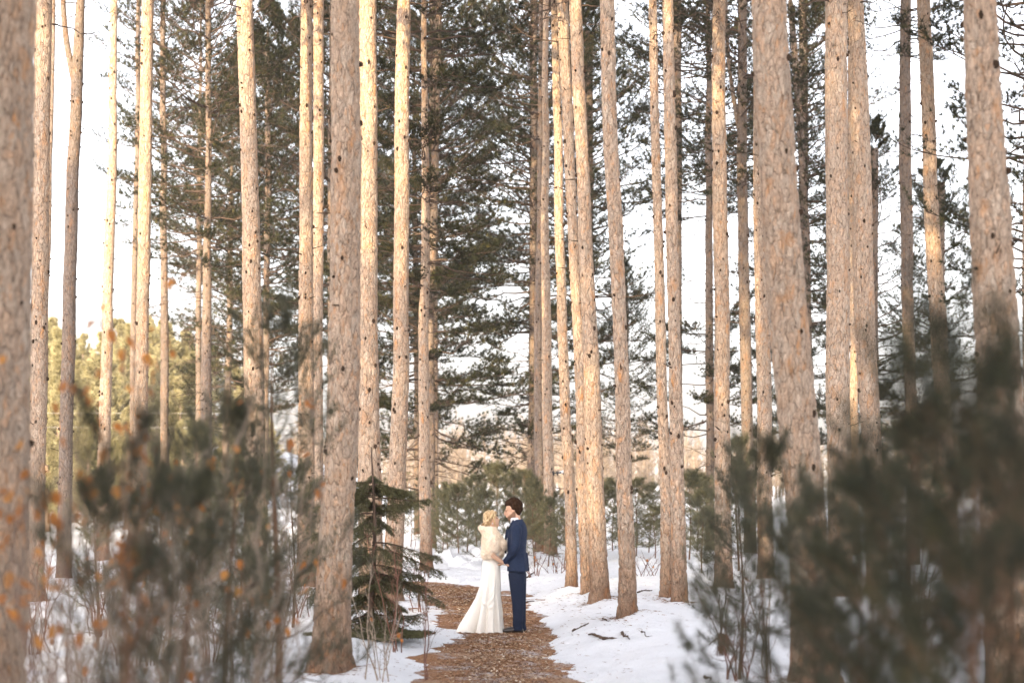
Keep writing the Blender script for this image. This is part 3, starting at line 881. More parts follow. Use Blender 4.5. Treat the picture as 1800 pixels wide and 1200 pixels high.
P = np.stack([np.stack([tx_, ty_, bz], -1), np.stack([tx_ + rng.normal(0, 0.2, NT), ty_, bz + th_ * 0.5], -1), np.stack([tx_ + rng.normal(0, 0.4, NT), ty_, bz + th_], -1)], 1)
V, Qd = tubes(P, np.array([[0.14, 0.09, 0.02]]) * np.ones((NT, 1)), 3)
mb.add(V, Qd, 0, 0.5)
kt = 46
bi = np.repeat(np.arange(NT), kt); s = rng.uniform(0.15, 1, NT * kt)
b0 = np.stack([tx_[bi], ty_[bi], bz[bi] + th_[bi] * s], -1)
dd = norm(rng.normal(0, 1, (NT * kt, 3)) * np.array([1, 1, 0.3]) + np.array([0, 0, 0.9]))
tl = th_[bi] * 0.22 * (1.15 - s * 0.8) * rng.uniform(0.5, 1.2, NT * kt)
P = np.stack([b0, b0 + dd * tl[:, None]], 1)
V, Qd = tubes(P, np.array([[0.07, 0.03]]) * np.ones((NT * kt, 1)), 3)
mb.add(V, Qd, 0, np.repeat(rng.uniform(0, 1, NT * kt), 6))
M['far_twig'] = foliage('far_leafless_wood', (0.13, 0.095, 0.07), (0.20, 0.15, 0.11), (0.26, 0.21, 0.15), 0.9, 0.1)
tag(obj('far_wood', mb.mesh('far_wood', M['far_twig'])), 'pale leafless wood along the far side of the open snow', 'wood', kind='stuff')

# two pale cables crossing the open ground
for y_px, lab in ((727, 'upper of two thin pale cables strung across the open ground'), (752, 'lower of two thin pale cables strung across the open ground')):
    c0 = pix(900, y_px, 112)
    xx = np.linspace(-70, 70, 60)
    P = np.stack([xx, np.full(60, 112.0), c0.z + 0.00008 * xx ** 2], -1)
    V, Qd = tubes(P[None], np.full((1, 60), 0.007), 4)
    mb = MB(); mb.add(V, Qd)
    if 'cable' not in M:
        M['cable'] = simple('pale_cable', (0.5, 0.47, 0.42), 0.6)
    tag(obj('utility_cable', mb.mesh('utility_cable', M['cable'])), lab, 'cable')

# low winter haze over the open ground
me = box_mesh0 = bpy.data.meshes.new('haze')
hx0, hx1, hy0, hy1, hz0, hz1 = -2700, 2700, -1600, 5200, -2.0, 30.0
me.from_pydata([(x, y, z) for x in (hx0, hx1) for y in (hy0, hy1) for z in (hz0, hz1)], [],
               [(0, 1, 3, 2), (4, 6, 7, 5), (0, 4, 5, 1), (2, 3, 7, 6), (0, 2, 6, 4), (1, 5, 7, 3)])
hm = bpy.data.materials.new('winter_haze'); hm.use_nodes = True
hn = hm.node_tree
hn.nodes.remove(hn.nodes['Principled BSDF'])
pv = hn.nodes.new('ShaderNodeVolumePrincipled')
pv.inputs['Color'].default_value = (0.95, 0.93, 0.90, 1)
pv.inputs['Density'].default_value = 0.00016
pv.inputs['Anisotropy'].default_value = 0.0
hn.links.new(pv.outputs[0], hn.nodes['Material Output'].inputs['Volume'])
me.materials.append(hm)
tag(obj('haze', me), 'pale sunlit winter haze over the open ground', kind='stuff')

# needles, bark flakes and cones shed in a ring round the foot of each pine
rng = np.random.default_rng(33)
mb = MB()
for bx, by, br in BASES:
    if by > 62 or by < 22:
        continue
    k = 130
    a = rng.uniform(0, 2 * np.pi, k); rr = br + np.abs(rng.normal(0, 0.20, k)) + 0.01
    x = bx + np.cos(a) * rr; y = by + np.sin(a) * rr; z = ground_h(x, y) + 0.005
    t = rng.uniform(0, np.pi, k); ln = rng.uniform(0.012, 0.06, k); wd = rng.uniform(0.005, 0.016, k)
    ca, sa = np.cos(t), np.sin(t)
    V = np.stack([np.stack([x - ca * ln, y - sa * ln, z], -1), np.stack([x + sa * wd, y - ca * wd, z + 0.008], -1),
                  np.stack([x + ca * ln, y + sa * ln, z + 0.004], -1), np.stack([x - sa * wd, y + ca * wd, z + 0.003], -1)], 1)
    mb.add(V, np.arange(k * 4).reshape(-1, 4), 0, np.repeat(rng.uniform(0, 0.6, k), 4))
tag(obj('bark_litter', mb.mesh('bark_litter', mc, False)), 'brown bark flakes and needles shed round the feet of the pines', 'litter', kind='stuff')
# ------------------------------------------------------------------ young pines, spruce, shrubs
def stem_mesh(h, r, seed, mat='limb_red', lean=(0, 0)):
    s = np.linspace(0, 1, 14)
    rng = np.random.default_rng(seed)
    P = np.stack([lean[0] * s + 0.03 * np.sin(s * 5 + seed), lean[1] * s + 0.03 * np.cos(s * 4 + seed), h * s - 0.15 * (1 - s)], -1)
    V, Qd = tubes(P[None], (r * (1 - 0.85 * s))[None], 8)
    mb = MB(); mb.add(V, Qd, 0, 0.5)
    return mb.mesh('stem', M[mat])

def young_pine(px, d, top_y, label, lib=YOUNG, var=0, w=1.0, group=None, base_z=None, cb=0.25, rot=None, r=0.028):
    p = pix(px, 900, d)
    z0 = gz(p.x, d)
    zt = pix(px, top_y, d).z
    h = zt - z0
    root = thing('young_pine', (p.x, d, z0), label, 'tree', group)
    obj('stem', stem_mesh(h, r * max(0.6, h / 2.5), int(px)), root)
    li, fo = lib[var % len(lib)]
    H0 = 2.3 if lib is YOUNG else 2.6
    k = (h - cb) / H0
    g = obj('crown', fo, root, (0, 0, cb), (0, 0, rot if rot is not None else (px * 0.37) % 6.28), (k * w, k * w, k))
    obj('limb_wood', li, g)
    return root

GY = 'young pines along the far edge of the path'
for i, (px, d, ty, w, lab) in enumerate([
        (778, 59.5, 872, 1.2, 'dark young pine behind the ploughed snow, next to the narrow pine with the sunlit foot'),
        (806, 57.8, 862, 1.25, 'dark young pine in the middle of the row behind the ploughed snow'),
        (838, 57.0, 846, 1.2, 'young pine rising right behind the bride'),
        (872, 61.0, 828, 1.2, 'taller sunlit yellowish young pine rising between bride and groom'),
        (905, 57.0, 842, 1.1, 'feathery pale young pine right behind the groom'),
        (938, 55.0, 858, 1.1, 'feathery young pine against the trunks of the clump beside the groom'),
        (966, 54.5, 884, 1.2, 'young pine with an orange stem beside the groom'),
        (992, 53.5, 898, 1.2, 'low bushy young pine in front of the thin sunlit trunk'),
        (1010, 58.5, 880, 1.1, 'young pine half hidden behind the two leaning pines'),
        (1062, 58.0, 862, 1.5, 'yellow green young pine between the leaning pines and the mound pine'),
        (1118, 60.0, 850, 1.5, 'dark young pine just beside the mound pine'),
        (1142, 64.0, 862, 1.5, 'pale young pine just beside the close pair of trunks'),
        (1212, 56.0, 840, 1.5, 'yellowish young pine between the close pair and the shaded trunk'),
        (1235, 50.0, 872, 1.1, 'low young pine at the foot of the dark shaded trunk'),
        (1296, 52.0, 790, 1.0, 'tall young pine under the dark pine with the upright limb'),
        (1420, 50.0, 860, 1.0, 'young pine seen beside the foot of the big leaning pine'),
        (788, 62.0, 858, 1.2, 'young pine in the second row behind the ploughed snow'),
        (822, 64.0, 850, 1.2, 'young pine in the second row behind the bride'),
        (852, 55.5, 872, 1.1, 'low feathery young pine just behind the bride and the snow lumps'),
        (922, 62.0, 836, 1.2, 'sunlit young pine in the second row behind the groom'),
        (950, 66.0, 850, 1.2, 'sunlit young pine in the second row beside the clump of trunks'),
        (978, 60.0, 872, 1.2, 'young pine in the gap between the clump and the thin sunlit trunk'),
        (1078, 66.0, 850, 1.5, 'sunlit yellow young pine half hidden by the mound pine'),
        (1100, 56.0, 905, 1.5, 'low bushy young pine just behind the mound pine'),
        (1150, 57.0, 895, 1.5, 'low bushy young pine against the close pair of trunks'),
        (1225, 66.0, 842, 1.5, 'sunlit yellow young pine in front of the open snow past the close pair'),
        (1262, 58.0, 860, 1.2, 'young pine behind the foot of the trunk with the dark neighbour'),
        (722, 70.0, 872, 1.0, 'sunlit young pine seen between the straight pine and the bend'),
        (345, 60.0, 760, 1.0, 'sunlit young pine under the slender dead-twigged pine'),
        (1540, 44.0, 820, 1.1, 'young pine at the foot of the stout curved pine'),
        (1600, 40.0, 760, 1.1, 'young pine under the shaded pine with the sunlit middle')]):
    young_pine(px, d, ty, lab, YOUNG, i, w, GY)

# blurred young pines close to the photographer
young_pine(1700, 6.4, 705, 'dark blurred young pine filling the foreground in front of the broad trunk', NEAR, 0, 0.74, cb=0.2, rot=1.0)
young_pine(1825, 5.4, 680, 'darkest blurred young pine hanging over the brush beside the broad trunk', NEAR, 1, 0.70, cb=0.3, rot=2.6)
young_pine(1775, 8.2, 730, 'dark blurred young pine right in front of the broad grey brown trunk', NEAR, 2, 0.9, cb=0.15, rot=4.4)
young_pine(1610, 8.0, 800, 'dark blurred young pine between the reddish stem and the broad trunk', NEAR, 2, 0.85, cb=0.2, rot=2.2)
young_pine(1740, 7.2, 900, 'low dark blurred pine spreading over the snow under the broad trunk', NEAR, 1, 1.0, cb=0.05, rot=0.9)
young_pine(1440, 11.0, 915, 'low olive blurred pine hiding the foot of the big leaning pine', SOFT, 1, 1.05, cb=0.1, rot=4.1)
young_pine(1540, 10.0, 900, 'low olive blurred pine in front of the foot of the stout curved pine', SOFT, 0, 1.05, cb=0.1, rot=2.9)
young_pine(1500, 9.0, 880, 'blurred low young pine with a reddish stem in front of the stout curved pine', SOFT, 1, 0.75, cb=0.25, rot=0.2)
young_pine(1345, 12.5, 830, 'low blurred young pine at the foot of the big leaning pine', SOFT, 0, 0.75, cb=0.25, rot=1.1)
young_pine(1300, 22.5, 850, 'young pine whose lowest bough droops to the snow by the mound', SOFT, 1, 0.9, cb=0.3, rot=3.0)
young_pine(205, 7.4, 815, 'dark blurred young pine inside the leafy brush', NEAR, 1, 0.66, cb=0.35, rot=0.7)
young_pine(335, 10.0, 900, 'small blurred pine sapling deep in the twiggy brush', SOFT, 0, 0.8, cb=0.2, rot=3.3)
young_pine(484, 17.0, 596, 'tufted bushy pine sapling in front of the stout brightly sunlit pine', SOFT, 1, 0.66, cb=0.5, rot=2.0)
young_pine(300, 24.0, 855, 'feathery young pine standing in the snow behind the twiggy brush', YOUNG, 0, 1.1, cb=0.2, rot=0.5)
young_pine(430, 27.0, 835, 'feathery young pine beside the foot of the stout brightly sunlit pine', YOUNG, 1, 1.1, cb=0.2, rot=1.5)
young_pine(515, 31.0, 840, 'feathery young pine in the snow behind the big mottled pine', YOUNG, 2, 1.2, cb=0.2, rot=2.5)
young_pine(170, 29.0, 850, 'feathery young pine behind the brush below the forked pine', YOUNG, 2, 1.2, cb=0.2, rot=3.5)
young_pine(360, 36.0, 850, 'feathery young pine farther back behind the low bushy sapling', YOUNG, 0, 1.3, cb=0.2, rot=4.5)
young_pine(405, 13.5, 765, 'low bushy pine sapling among orange leaves', SOFT, 0, 0.75, cb=0.3, rot=1.5)

# the spruce beside the path
def spruce(px, d, top_y, label):
    rng = np.random.default_rng(12)
    p = pix(px, 1000, d); z0 = gz(p.x, d); h = pix(px, top_y, d).z - z0
    root = thing('spruce', (p.x, d, z0), label, 'tree')
    obj('stem', stem_mesh(h, 0.045, 5, 'limb'), root)
    limbs = MB(); fol = MB()
    nb = 96; K = 8
    t = np.sort(rng.uniform(0.03, 0.98, nb) ** 3.0); az = rng.uniform(0, 2 * np.pi, nb)
    L = (0.98 * (1 - t) ** 0.38 + 0.06) * rng.uniform(0.35, 1.08, nb) * np.where(t < 0.10, 0.72, 1.0)
    s = np.linspace(0, 1, K)
    hd = np.stack([np.cos(az), np.sin(az), 0 * az], -1); sd = np.stack([-np.sin(az), np.cos(az), 0 * az], -1)
    P = hd[:, None] * (s * L[:, None])[..., None]
    dr = (0.42 - 0.25 * t + rng.normal(0, 0.12, nb))[:, None]
    P[..., 2] += t[:, None] * h + 0.18 * L[:, None] * s - (dr + 0.22) * L[:, None] * s ** 1.6 + 0.14 * L[:, None] * s ** 4
    P[..., 2] = np.maximum(P[..., 2], 0.05)
    V, Qd = tubes(P, (0.011 * L)[:, None] * (1 - 0.8 * s)[None] + 0.002, 4); limbs.add(V, Qd)
    m = 26
    bi = np.repeat(np.arange(nb), m); ss = np.tile((np.arange(m) + 0.5) / m, nb) * 0.9 + 0.1
    fi = ss * (K - 1); i0 = np.clip(fi.astype(int), 0, K - 2); fr = (fi - i0)[:, None]
    base = P[bi, i0] * (1 - fr) + P[bi, i0 + 1] * fr; tan = norm(P[bi, i0 + 1] - P[bi, i0])
    sg = np.where(np.arange(nb * m) % 2 == 0, 1.0, -1.0)[:, None]
    dv = norm(tan * 0.8 + sd[bi] * sg * 0.9 + np.array([0, 0, -0.35]) + rng.normal(0, 0.12, (nb * m, 3)))
    TL = (0.36 * L[bi] * (1.05 - ss) + 0.10) * rng.uniform(0.6, 1.1, nb * m)
    s3 = np.linspace(0, 1, 3)
    TP = base[:, None] + dv[:, None] * (s3 * TL[:, None])[..., None]
    TP[..., 2] -= 0.25 * TL[:, None] * s3 ** 2
    TP[..., 2] = np.maximum(TP[..., 2], 0.03)
    V, Qd = tubes(TP, 0.0028 * (1 - 0.5 * s3)[None] * np.ones((nb * m, 1)), 3); limbs.add(V, Qd)
    kk = 16
    q = np.tile((np.arange(kk) + 0.5) / kk, nb * m); ti = np.repeat(np.arange(nb * m), kk)
    pos = TP[ti, 0] * (1 - q)[:, None] + TP[ti, 2] * q[:, None]
    nd = 4
    V, tri = needles(pos, dv[ti], rng, nd, 0.034, 0.0085, 1.5, 0.1)
    fol.add(V, tri, 0, np.repeat(np.clip(rng.normal(0.45, 0.2, nb * m), 0, 1), kk * nd * 3))
    # needles along the limbs too
    q = rng.uniform(0.3, 1, nb * 60); bi = np.repeat(np.arange(nb), 60)
    fi = q * (K - 1); i0 = np.clip(fi.astype(int), 0, K - 2); fr = (fi - i0)[:, None]
    pos = P[bi, i0] * (1 - fr) + P[bi, i0 + 1] * fr
    V, tri = needles(pos, norm(P[bi, i0 + 1] - P[bi, i0]), rng, 3, 0.028, 0.004, 1.6, 0.1)
    fol.add(V, tri, 0, 0.4)
    g = obj('crown', fol.mesh('crown', M['needle_spruce'], False), root)
    obj('limb_wood', limbs.mesh('limb_wood', M['limb']), g)
    return root
spruce(654, 30.4, 785, 'drooping dark green spruce hugging the big mottled pine beside the path')

# dead leaves that still hang on the brush: one folded, curled blade
def leaf_mesh(seed):
    rng = np.random.default_rng(seed)
    n = 7
    t = np.linspace(0, 1, n)
    w = 0.38 * np.sin(np.pi * t ** 0.8) * (1 + 0.25 * np.sin(t * 19 + seed))
    w[0] = 0.015; w[-1] = 0.0
    curl = -0.45 * t ** 2 * rng.uniform(0.5, 1.6)
    V = []
    for i in range(n):
        V += [(-w[i], 0.16 * w[i] + curl[i] * 0.9, -t[i]), (0, curl[i], -t[i]), (w[i] * 0.9, 0.22 * w[i] + curl[i] * 1.1, -t[i])]
    V = np.array(V) * np.array([1, 1, 1.0])
    Fq = []
    for i in range(n - 1):
        a = i * 3
        Fq += [(a, a + 1, a + 4, a + 3), (a + 1, a + 2, a + 5, a + 4)]
    mb = MB(); mb.add(V, np.array(Fq), 0, rng.uniform(0.1, 0.95))
    return mb.mesh('leaf', M['leaf'])
LEAVES = [leaf_mesh(q) for q in range(6)]

def shrub(px, d, top_y, label, n_stem=9, spread=0.5, leaves=0, mat='twig', seed=1, lsize=0.075, leaf_lo=0.35, twig_n=10, r=0.008, group=None, base_y=None):
    rng = np.random.default_rng(seed)
    p = ground_hit(px, base_y) if base_y else pix(px, 900, d)
    if base_y: d = p.y
    z0 = gz(p.x, d)
    h = pix(px, top_y, d).z - z0
    root = thing('shrub', (p.x, d, z0), label, 'shrub', group)
    K = 9; s = np.linspace(0, 1, K)
    n = n_stem
    az = rng.uniform(0, 2 * np.pi, n)
    hh = h * rng.uniform(0.55, 1.05, n); hh[0] = h
    sp = spread * rng.uniform(0.2, 1.1, n)
    b0 = rng.normal(0, 0.10, (n, 2)) * min(1.5, spread * 2)
    P = np.zeros((n, K, 3))
    P[..., 0] = b0[:, :1] + np.cos(az)[:, None] * sp[:, None] * s ** 1.3
    P[..., 1] = b0[:, 1:] + np.sin(az)[:, None] * sp[:, None] * s ** 1.3
    P[..., 2] = hh[:, None] * s - 0.12 * (1 - s)
    P[:, 1:, :2] += np.cumsum(rng.normal(0, 0.018, (n, K - 1, 2)), 1) * hh[:, None, None]
    mb = MB()
    V, Qd = tubes(P, (r * (0.6 + 0.4 * hh / h))[:, None] * (1 - 0.75 * s)[None], 5); mb.add(V, Qd, 0, 0.5)
    m = twig_n
    bi = np.repeat(np.arange(n), m); ss = np.clip(rng.uniform(0.22, 1, n * m), 0, 0.99)
    fi = ss * (K - 1); i0 = fi.astype(int); fr = (fi - i0)[:, None]
    base = P[bi, i0] * (1 - fr) + P[bi, i0 + 1] * fr; tan = norm(P[bi, i0 + 1] - P[bi, i0])
    dv = norm(tan + rng.normal(0, 0.55, (n * m, 3)))
    TL = hh[bi] * rng.uniform(0.10, 0.32, n * m) * (1.15 - ss)+0.05
    s5 = np.linspace(0, 1, 5)
    TP = base[:, None] + dv[:, None] * (s5 * TL[:, None])[..., None]
    TP[..., 2] += 0.25 * TL[:, None] * s5 ** 2
    TP[:, 1:] += np.cumsum(rng.normal(0, 0.035, (n * m, 4, 3)), 1) * TL[:, None, None]
    V, Qd = tubes(TP, (r * 0.42) * (1 - 0.7 * s5)[None] * np.ones((n * m, 1)), 4); mb.add(V, Qd, 0, 0.5)
    k = 4
    ci = np.repeat(np.arange(n * m), k); j = rng.integers(1, 5, n * m * k)
    b1 = TP[ci, j]
    d2 = norm(norm(TP[ci, j] - TP[ci, j - 1]) + rng.normal(0, 0.6, (n * m * k, 3)))
    L2 = TL[ci] * rng.uniform(0.15, 0.5, n * m * k)
    s3 = np.linspace(0, 1, 3)
    T2 = b1[:, None] + d2[:, None] * (s3 * L2[:, None])[..., None]
    T2[:, 2, 2] += 0.1 * L2
    V, Qd = tubes(T2, (r * 0.2) * (1 - 0.5 * s3)[None] * np.ones((n * m * k, 1)), 3); mb.add(V, Qd, 0, 0.5)
    obj('branch_wood', mb.mesh('branch_wood', M[mat]), root)
    if leaves:
        cand = np.nonzero(T2[:, 2, 2] > leaf_lo * h)[0]
        pick = rng.choice(cand, min(leaves, len(cand)), replace=False)
        for q in pick:
            sc = lsize * rng.uniform(0.6, 1.25)
            obj('leaf', LEAVES[int(rng.integers(0, 6))], root, T2[q, 2], (rng.uniform(-0.5, 0.5), rng.uniform(-0.5, 0.5), rng.uniform(0, 6.28)), (sc * rng.uniform(0.7, 1.1), sc, sc))
    return root
GS = 'leafless shrubs of the brush'
SH = [
    (25, 10.5, 590, 'leafy orange shrub in front of the thick blurred trunk', 6, 0.40, 60, 'twig', 0.5),
    (95, 10.0, 640, 'shrub crowded with orange leaves between the thick blurred trunk and the forked pine', 6, 0.40, 50, 'twig', 0.5),
    (165, 11.5, 610, 'tall twiggy shrub with orange leaves in front of the forked pine', 6, 0.40, 46, 'twig', 0.5),
    (290, 12.5, 560, 'tall shrub with orange leaves in front of the slender grey pine', 6, 0.38, 42, 'twig', 0.55),
    (235, 11.0, 690, 'shrub crowded with orange leaves below the slim evenly sunlit trunk', 6, 0.42, 34, 'twig', 0.4),
    (375, 13.0, 680, 'shrub with big orange leaves beside the low bushy sapling', 6, 0.4, 22, 'twig', 0.45),
    (490, 14.0, 655, 'shrub with a few orange leaves against the tufted bushy sapling', 5, 0.32, 20, 'twig', 0.35),
    (440, 13.0, 760, 'many-stemmed shrub with orange leaves in front of the tufted sapling', 8, 0.5, 14, 'twig', 0.3),
    (90, 12.5, 800, 'dense grey twiggy shrub under the forked pine', 8, 0.5, 10, 'twig', 0.3),
    (230, 14.5, 830, 'dense grey twiggy shrub near the dark blurred young pine', 8, 0.5, 10, 'twig', 0.3),
    (330, 17.0, 850, 'grey twiggy shrub behind the small blurred sapling', 7, 0.5, 7, 'twig', 0.3),
    (440, 19.0, 800, 'fine grey twiggy shrub at the foot of the tufted bushy sapling', 7, 0.5, 6, 'twig', 0.3),
    (170, 18.0, 850, 'grey many-stemmed thicket shrub behind the dark blurred young pine', 8, 0.6, 6, 'twig', 0.3),
    (55, 16.0, 850, 'grey many-stemmed thicket shrub behind the thick blurred trunk', 8, 0.6, 6, 'twig', 0.3),
    (300, 15.5, 840, 'fine warm brown twiggy shrub between the small sapling and the stump', 14, 0.55, 6, 'twig', 0.3),
    (120, 15.5, 830, 'fine warm brown twiggy shrub below the forked pine', 14, 0.6, 8, 'twig', 0.3),
    (400, 17.5, 830, 'fine warm brown twiggy shrub under the low bushy sapling', 14, 0.5, 6, 'twig', 0.3),
    (130, 8.6, 940, 'blurred low twiggy shrub in front of the dark blurred young pine', 10, 0.4, 4, 'twig_red', 0.3),
]
for i, (px, d, ty, lab, ns, sp, lv, mt, lo) in enumerate(SH):
    shrub(px, d, ty, lab, ns, sp, lv, mt, seed=40 + i, group=GS, r=0.0065, twig_n=9, lsize=0.056, leaf_lo=lo)
SH2 = [
    (60, 1150, 900, 'bare brown shrub in the snow under the thick blurred trunk', 12, 0.5, 2, 'twig_red'),
    (180, 1120, 900, 'bare brown shrub in the snow between brush and stump', 12, 0.5, 3, 'twig_red'),
    (255, 1170, 960, 'bare thin-stemmed shrub in the snow beside the stump', 10, 0.4, 3, 'twig_red'),
    (365, 1165, 950, 'bare thin-stemmed shrub in the snow on the near side of the stump', 9, 0.35, 3, 'twig_red'),
    (400, 1190, 880, 'reddish sapling with a bent stem in the snow past the stump', 3, 0.25, 3, 'twig_red'),
    (480, 1150, 900, 'bare reddish shrub with dry leaves beside the big mottled pine', 8, 0.45, 7, 'twig_red'),
    (520, 1085, 920, 'bare bush in the snow close behind the big mottled pine', 12, 0.6, 3, 'twig_red'),
    (668, 1190, 980, 'thin arching stems growing in front of the spruce', 7, 0.35, 3, 'twig'),
    (700, 1150, 930, 'reddish bare stems in the snow beside the spruce tips', 5, 0.25, 0, 'twig_red'),
    (742, 1195, 985, 'single forked reddish stem in the snow by the path', 2, 0.15, 0, 'twig_red'),
    (735, 1075, 925, 'thin bare saplings on the snow inside the bend of the path', 5, 0.3, 0, 'twig_red'),
    (940, 1012, 960, 'low dry brush behind the groom at the edge of the snow', 9, 0.5, 2, 'twig_red'),
    (985, 1022, 975, 'low dry brush at the foot of the thin sunlit trunk', 9, 0.5, 3, 'twig_red'),
    (1140, 1015, 965, 'low dry brush between the mound pine and the close pair', 9, 0.5, 2, 'twig_red'),
    (1292, 1195, 1020, 'bare spiky shrub in the snow beside the drooping bough', 9, 0.35, 2, 'twig_red'),
    (1355, 1180, 880, 'pale forked sapling in front of the big leaning pine', 3, 0.3, 2, 'twig'),
    (1410, 1195, 1010, 'bare twiggy shrub at the foot of the big leaning pine', 9, 0.4, 3, 'twig_red'),
    (1620, 1150, 900, 'bare twiggy shrub in the snow under the dark boughs', 10, 0.5, 2, 'twig_red'),
]
for i, (px, by, ty, lab, ns, sp, lv, mt) in enumerate(SH2):
    shrub(px, None, ty, lab, ns, sp, lv, mt, seed=140 + i, base_y=by, group=GS, twig_n=6, r=0.009, lsize=0.06)

# ------------------------------------------------------------------ stump, fallen sticks
def lump(name, px, py, size, label, seed, mat, cat):
    p = ground_hit(px, py); rng = np.random.default_rng(seed)
    n1, n2 = 26, 16
    th, ph = np.meshgrid(np.linspace(0, 2 * np.pi, n1, endpoint=False), np.linspace(-0.3, 1, n2))
    rr = size * np.cos(np.clip(ph, 0, 1) * 1.15) ** 0.6 * (1 + 0.25 * fbm(np.cos(th) * 1.5 + 3, np.sin(th) * 1.5 + ph * 2, seed, 3))
    zz = size * 1.15 * np.clip(ph, -0.3, 1) * (1 + 0.35 * fbm(np.cos(th) * 2, np.sin(th) * 2 + 7, seed + 1, 3))
    V = np.stack([rr * np.cos(th), rr * np.sin(th) * 0.8, zz], -1)
    I = np.arange(th.size).reshape(th.shape)
    a = I[:-1]; b = np.roll(I, -1, 1)[:-1]; c = np.roll(I, -1, 1)[1:]; d = I[1:]
    mb = MB(); mb.add(V, np.stack([a, b, c, d], -1).reshape(-1, 4), 0, 0.5)
    top = V[-1].mean(0); mb.add(np.vstack([V[-1], top[None]]), np.array([[i, (i + 1) % n1, n1] for i in range(n1)]), 0, 0.5)
    return tag(obj(name, mb.mesh(name, mat), loc=(p.x, p.y, p.z - 0.03)), label, cat)
lump('stump', 312, 1152, 0.17, 'dark rotten stump poking out of the snow in the brush', 5, simple('rotten_wood', (0.10, 0.065, 0.04), 0.95, 0.1, 0.5, 14, 0.03, 40), 'stump')

def stick(p0, p1, r, label, seed, group=None, cat='fallen branch'):
    A = ground_hit(*p0); B = ground_hit(*p1)
    rng = np.random.default_rng(seed)
    s = np.linspace(0, 1, 12)
    P = np.outer(1 - s, A) + np.outer(s, B)
    P[:, 0] += np.cumsum(rng.normal(0, 0.008, 12)); P[:, 1] += np.cumsum(rng.normal(0, 0.01, 12))
    P[:, 2] = ground_h(P[:, 0], P[:, 1]) + r * 0.8
    P -= np.array(A)
    mb = MB()
    V, Qd = tubes(P[None], (r * (1 - 0.6 * s) * (1 + 0.4 * rng.normal(0, 0.5, 12)))[None].clip(0.003), 6)
    mb.add(V, Qd, 0, 0.5)
    for q in range(2):
        i = int(rng.integers(2, 11)); e = P[i] + np.array([rng.normal(0, 0.05), rng.normal(0, 0.10), rng.uniform(0.0, 0.025)])
        V, Qd = tubes(np.linspace(P[i], e, 3)[None], np.array([[r * 0.35, r * 0.28, r * 0.15]]), 4); mb.add(V, Qd, 0, 0.5)
    return tag(obj('fallen_branch', mb.mesh('fallen_branch', M['dead_wood']), loc=A), label, cat, group)
GK = 'sticks and bark lying on the snow'
stick((1034, 1136), (1082, 1116), 0.022, 'longest dark crumbling branch lying on the snow mound', 1, GK)
stick((1006, 1110), (1034, 1096), 0.016, 'dark stick on the snow between the path and the mound pine', 2, GK)
stick((1092, 1118), (1108, 1124), 0.016, 'short thick bark piece beside the longest fallen branch', 3, GK)
stick((1060, 1090), (1076, 1093), 0.012, 'short stick at the foot of the mound pine', 4, GK)
stick((1129, 1110), (1140, 1115), 0.010, 'little stick alone on the open snow slope', 5, GK)
stick((918, 1024), (936, 1026), 0.018, 'dark stick on the snow just behind the groom at hip height', 6, GK)
stick((922, 1060), (940, 1057), 0.018, 'dark stick lying across the edge of the path behind the groom', 7, GK)
stick((1122, 1041), (1150, 1047), 0.016, 'brown stick lying behind the mound pine', 8, GK)
stick((945, 1196), (1000, 1192), 0.016, 'flat dark stick lying on the icy part of the path', 9, GK)
stick((1240, 1190), (1252, 1193), 0.016, 'dark chip of bark on the snow below the drooping bough', 10, GK)

# broken sprig with a brush of dry needles, stuck in the snow
p = ground_hit(1268, 1150)
root = thing('broken_pine_sprig', p, 'broken sprig with a drooping brush of dry needles stuck in the snow', 'branch')
rng = np.random.default_rng(8)
mb = MB()
for a, b_ in (((0, 0, 0.18), (0.06, 0.02, 0.78)), ((0.0, 0, 0.18), (-0.02, 0.03, 0.62)), ((0, 0, 0.02), (0, 0, 0.2)), ((0, 0, 0.2), (-0.13, 0, 0.1))):
    P = np.linspace(a, b_, 6) + rng.normal(0, 0.008, (6, 3))
    V, Qd = tubes(P[None], np.linspace(0.010, 0.006, 6)[None], 5); mb.add(V, Qd, 0, 0.5)
obj('twig_wood', mb.mesh('twig_wood', M['dead_wood']), root)
pos = np.stack([rng.normal(0, 0.02, 50), rng.normal(0, 0.02, 50), rng.uniform(0.12, 0.24, 50)], -1)
V, tri = needles(pos, norm(np.array([[0.25, 0, -1.0]]) + rng.normal(0, 0.25, (50, 3))), rng, 7, 0.22, 0.007, 0.35)
mb = MB(); mb.add(V, tri)
obj('needle_brush', mb.mesh('needle_brush', M['needle_dead'], False), root)

# ------------------------------------------------------------------ the little drone hovering behind the couple
DD = 46.0
p = pix(988, 829, DD)
root = thing('drone', p, 'small black and white quadcopter drone hovering in front of the thin sunlit pine', 'drone')
root.rotation_euler = (0.0, R(-16), R(20))
black = simple('black_plastic', (0.02, 0.02, 0.022), 0.4, 0.4)
white = simple('white_plastic', (0.62, 0.62, 0.60), 0.35, 0.4)
def box_mesh(name, size, mat, bev=0.15, taper=1.0):
    bm = bmesh.new()
    bmesh.ops.create_cube(bm, size=1.0)
    for v in bm.verts:
        f = taper if v.co.z > 0 else 1.0
        v.co = Vector((v.co.x * size[0] * f, v.co.y * size[1] * f, v.co.z * size[2]))
    bmesh.ops.bevel(bm, geom=bm.edges[:], offset=min(size) * bev, segments=2, affect='EDGES', profile=0.5)
    me = bpy.data.meshes.new(name); bm.to_mesh(me); bm.free()
    me.materials.append(mat)
    return me
obj('body', box_mesh('body', (0.13, 0.075, 0.05), white, 0.3, 0.75), root)
obj('camera_pod', box_mesh('camera_pod', (0.04, 0.045, 0.04), black, 0.25), root, (0.02, -0.02, -0.042))
arm_me = None
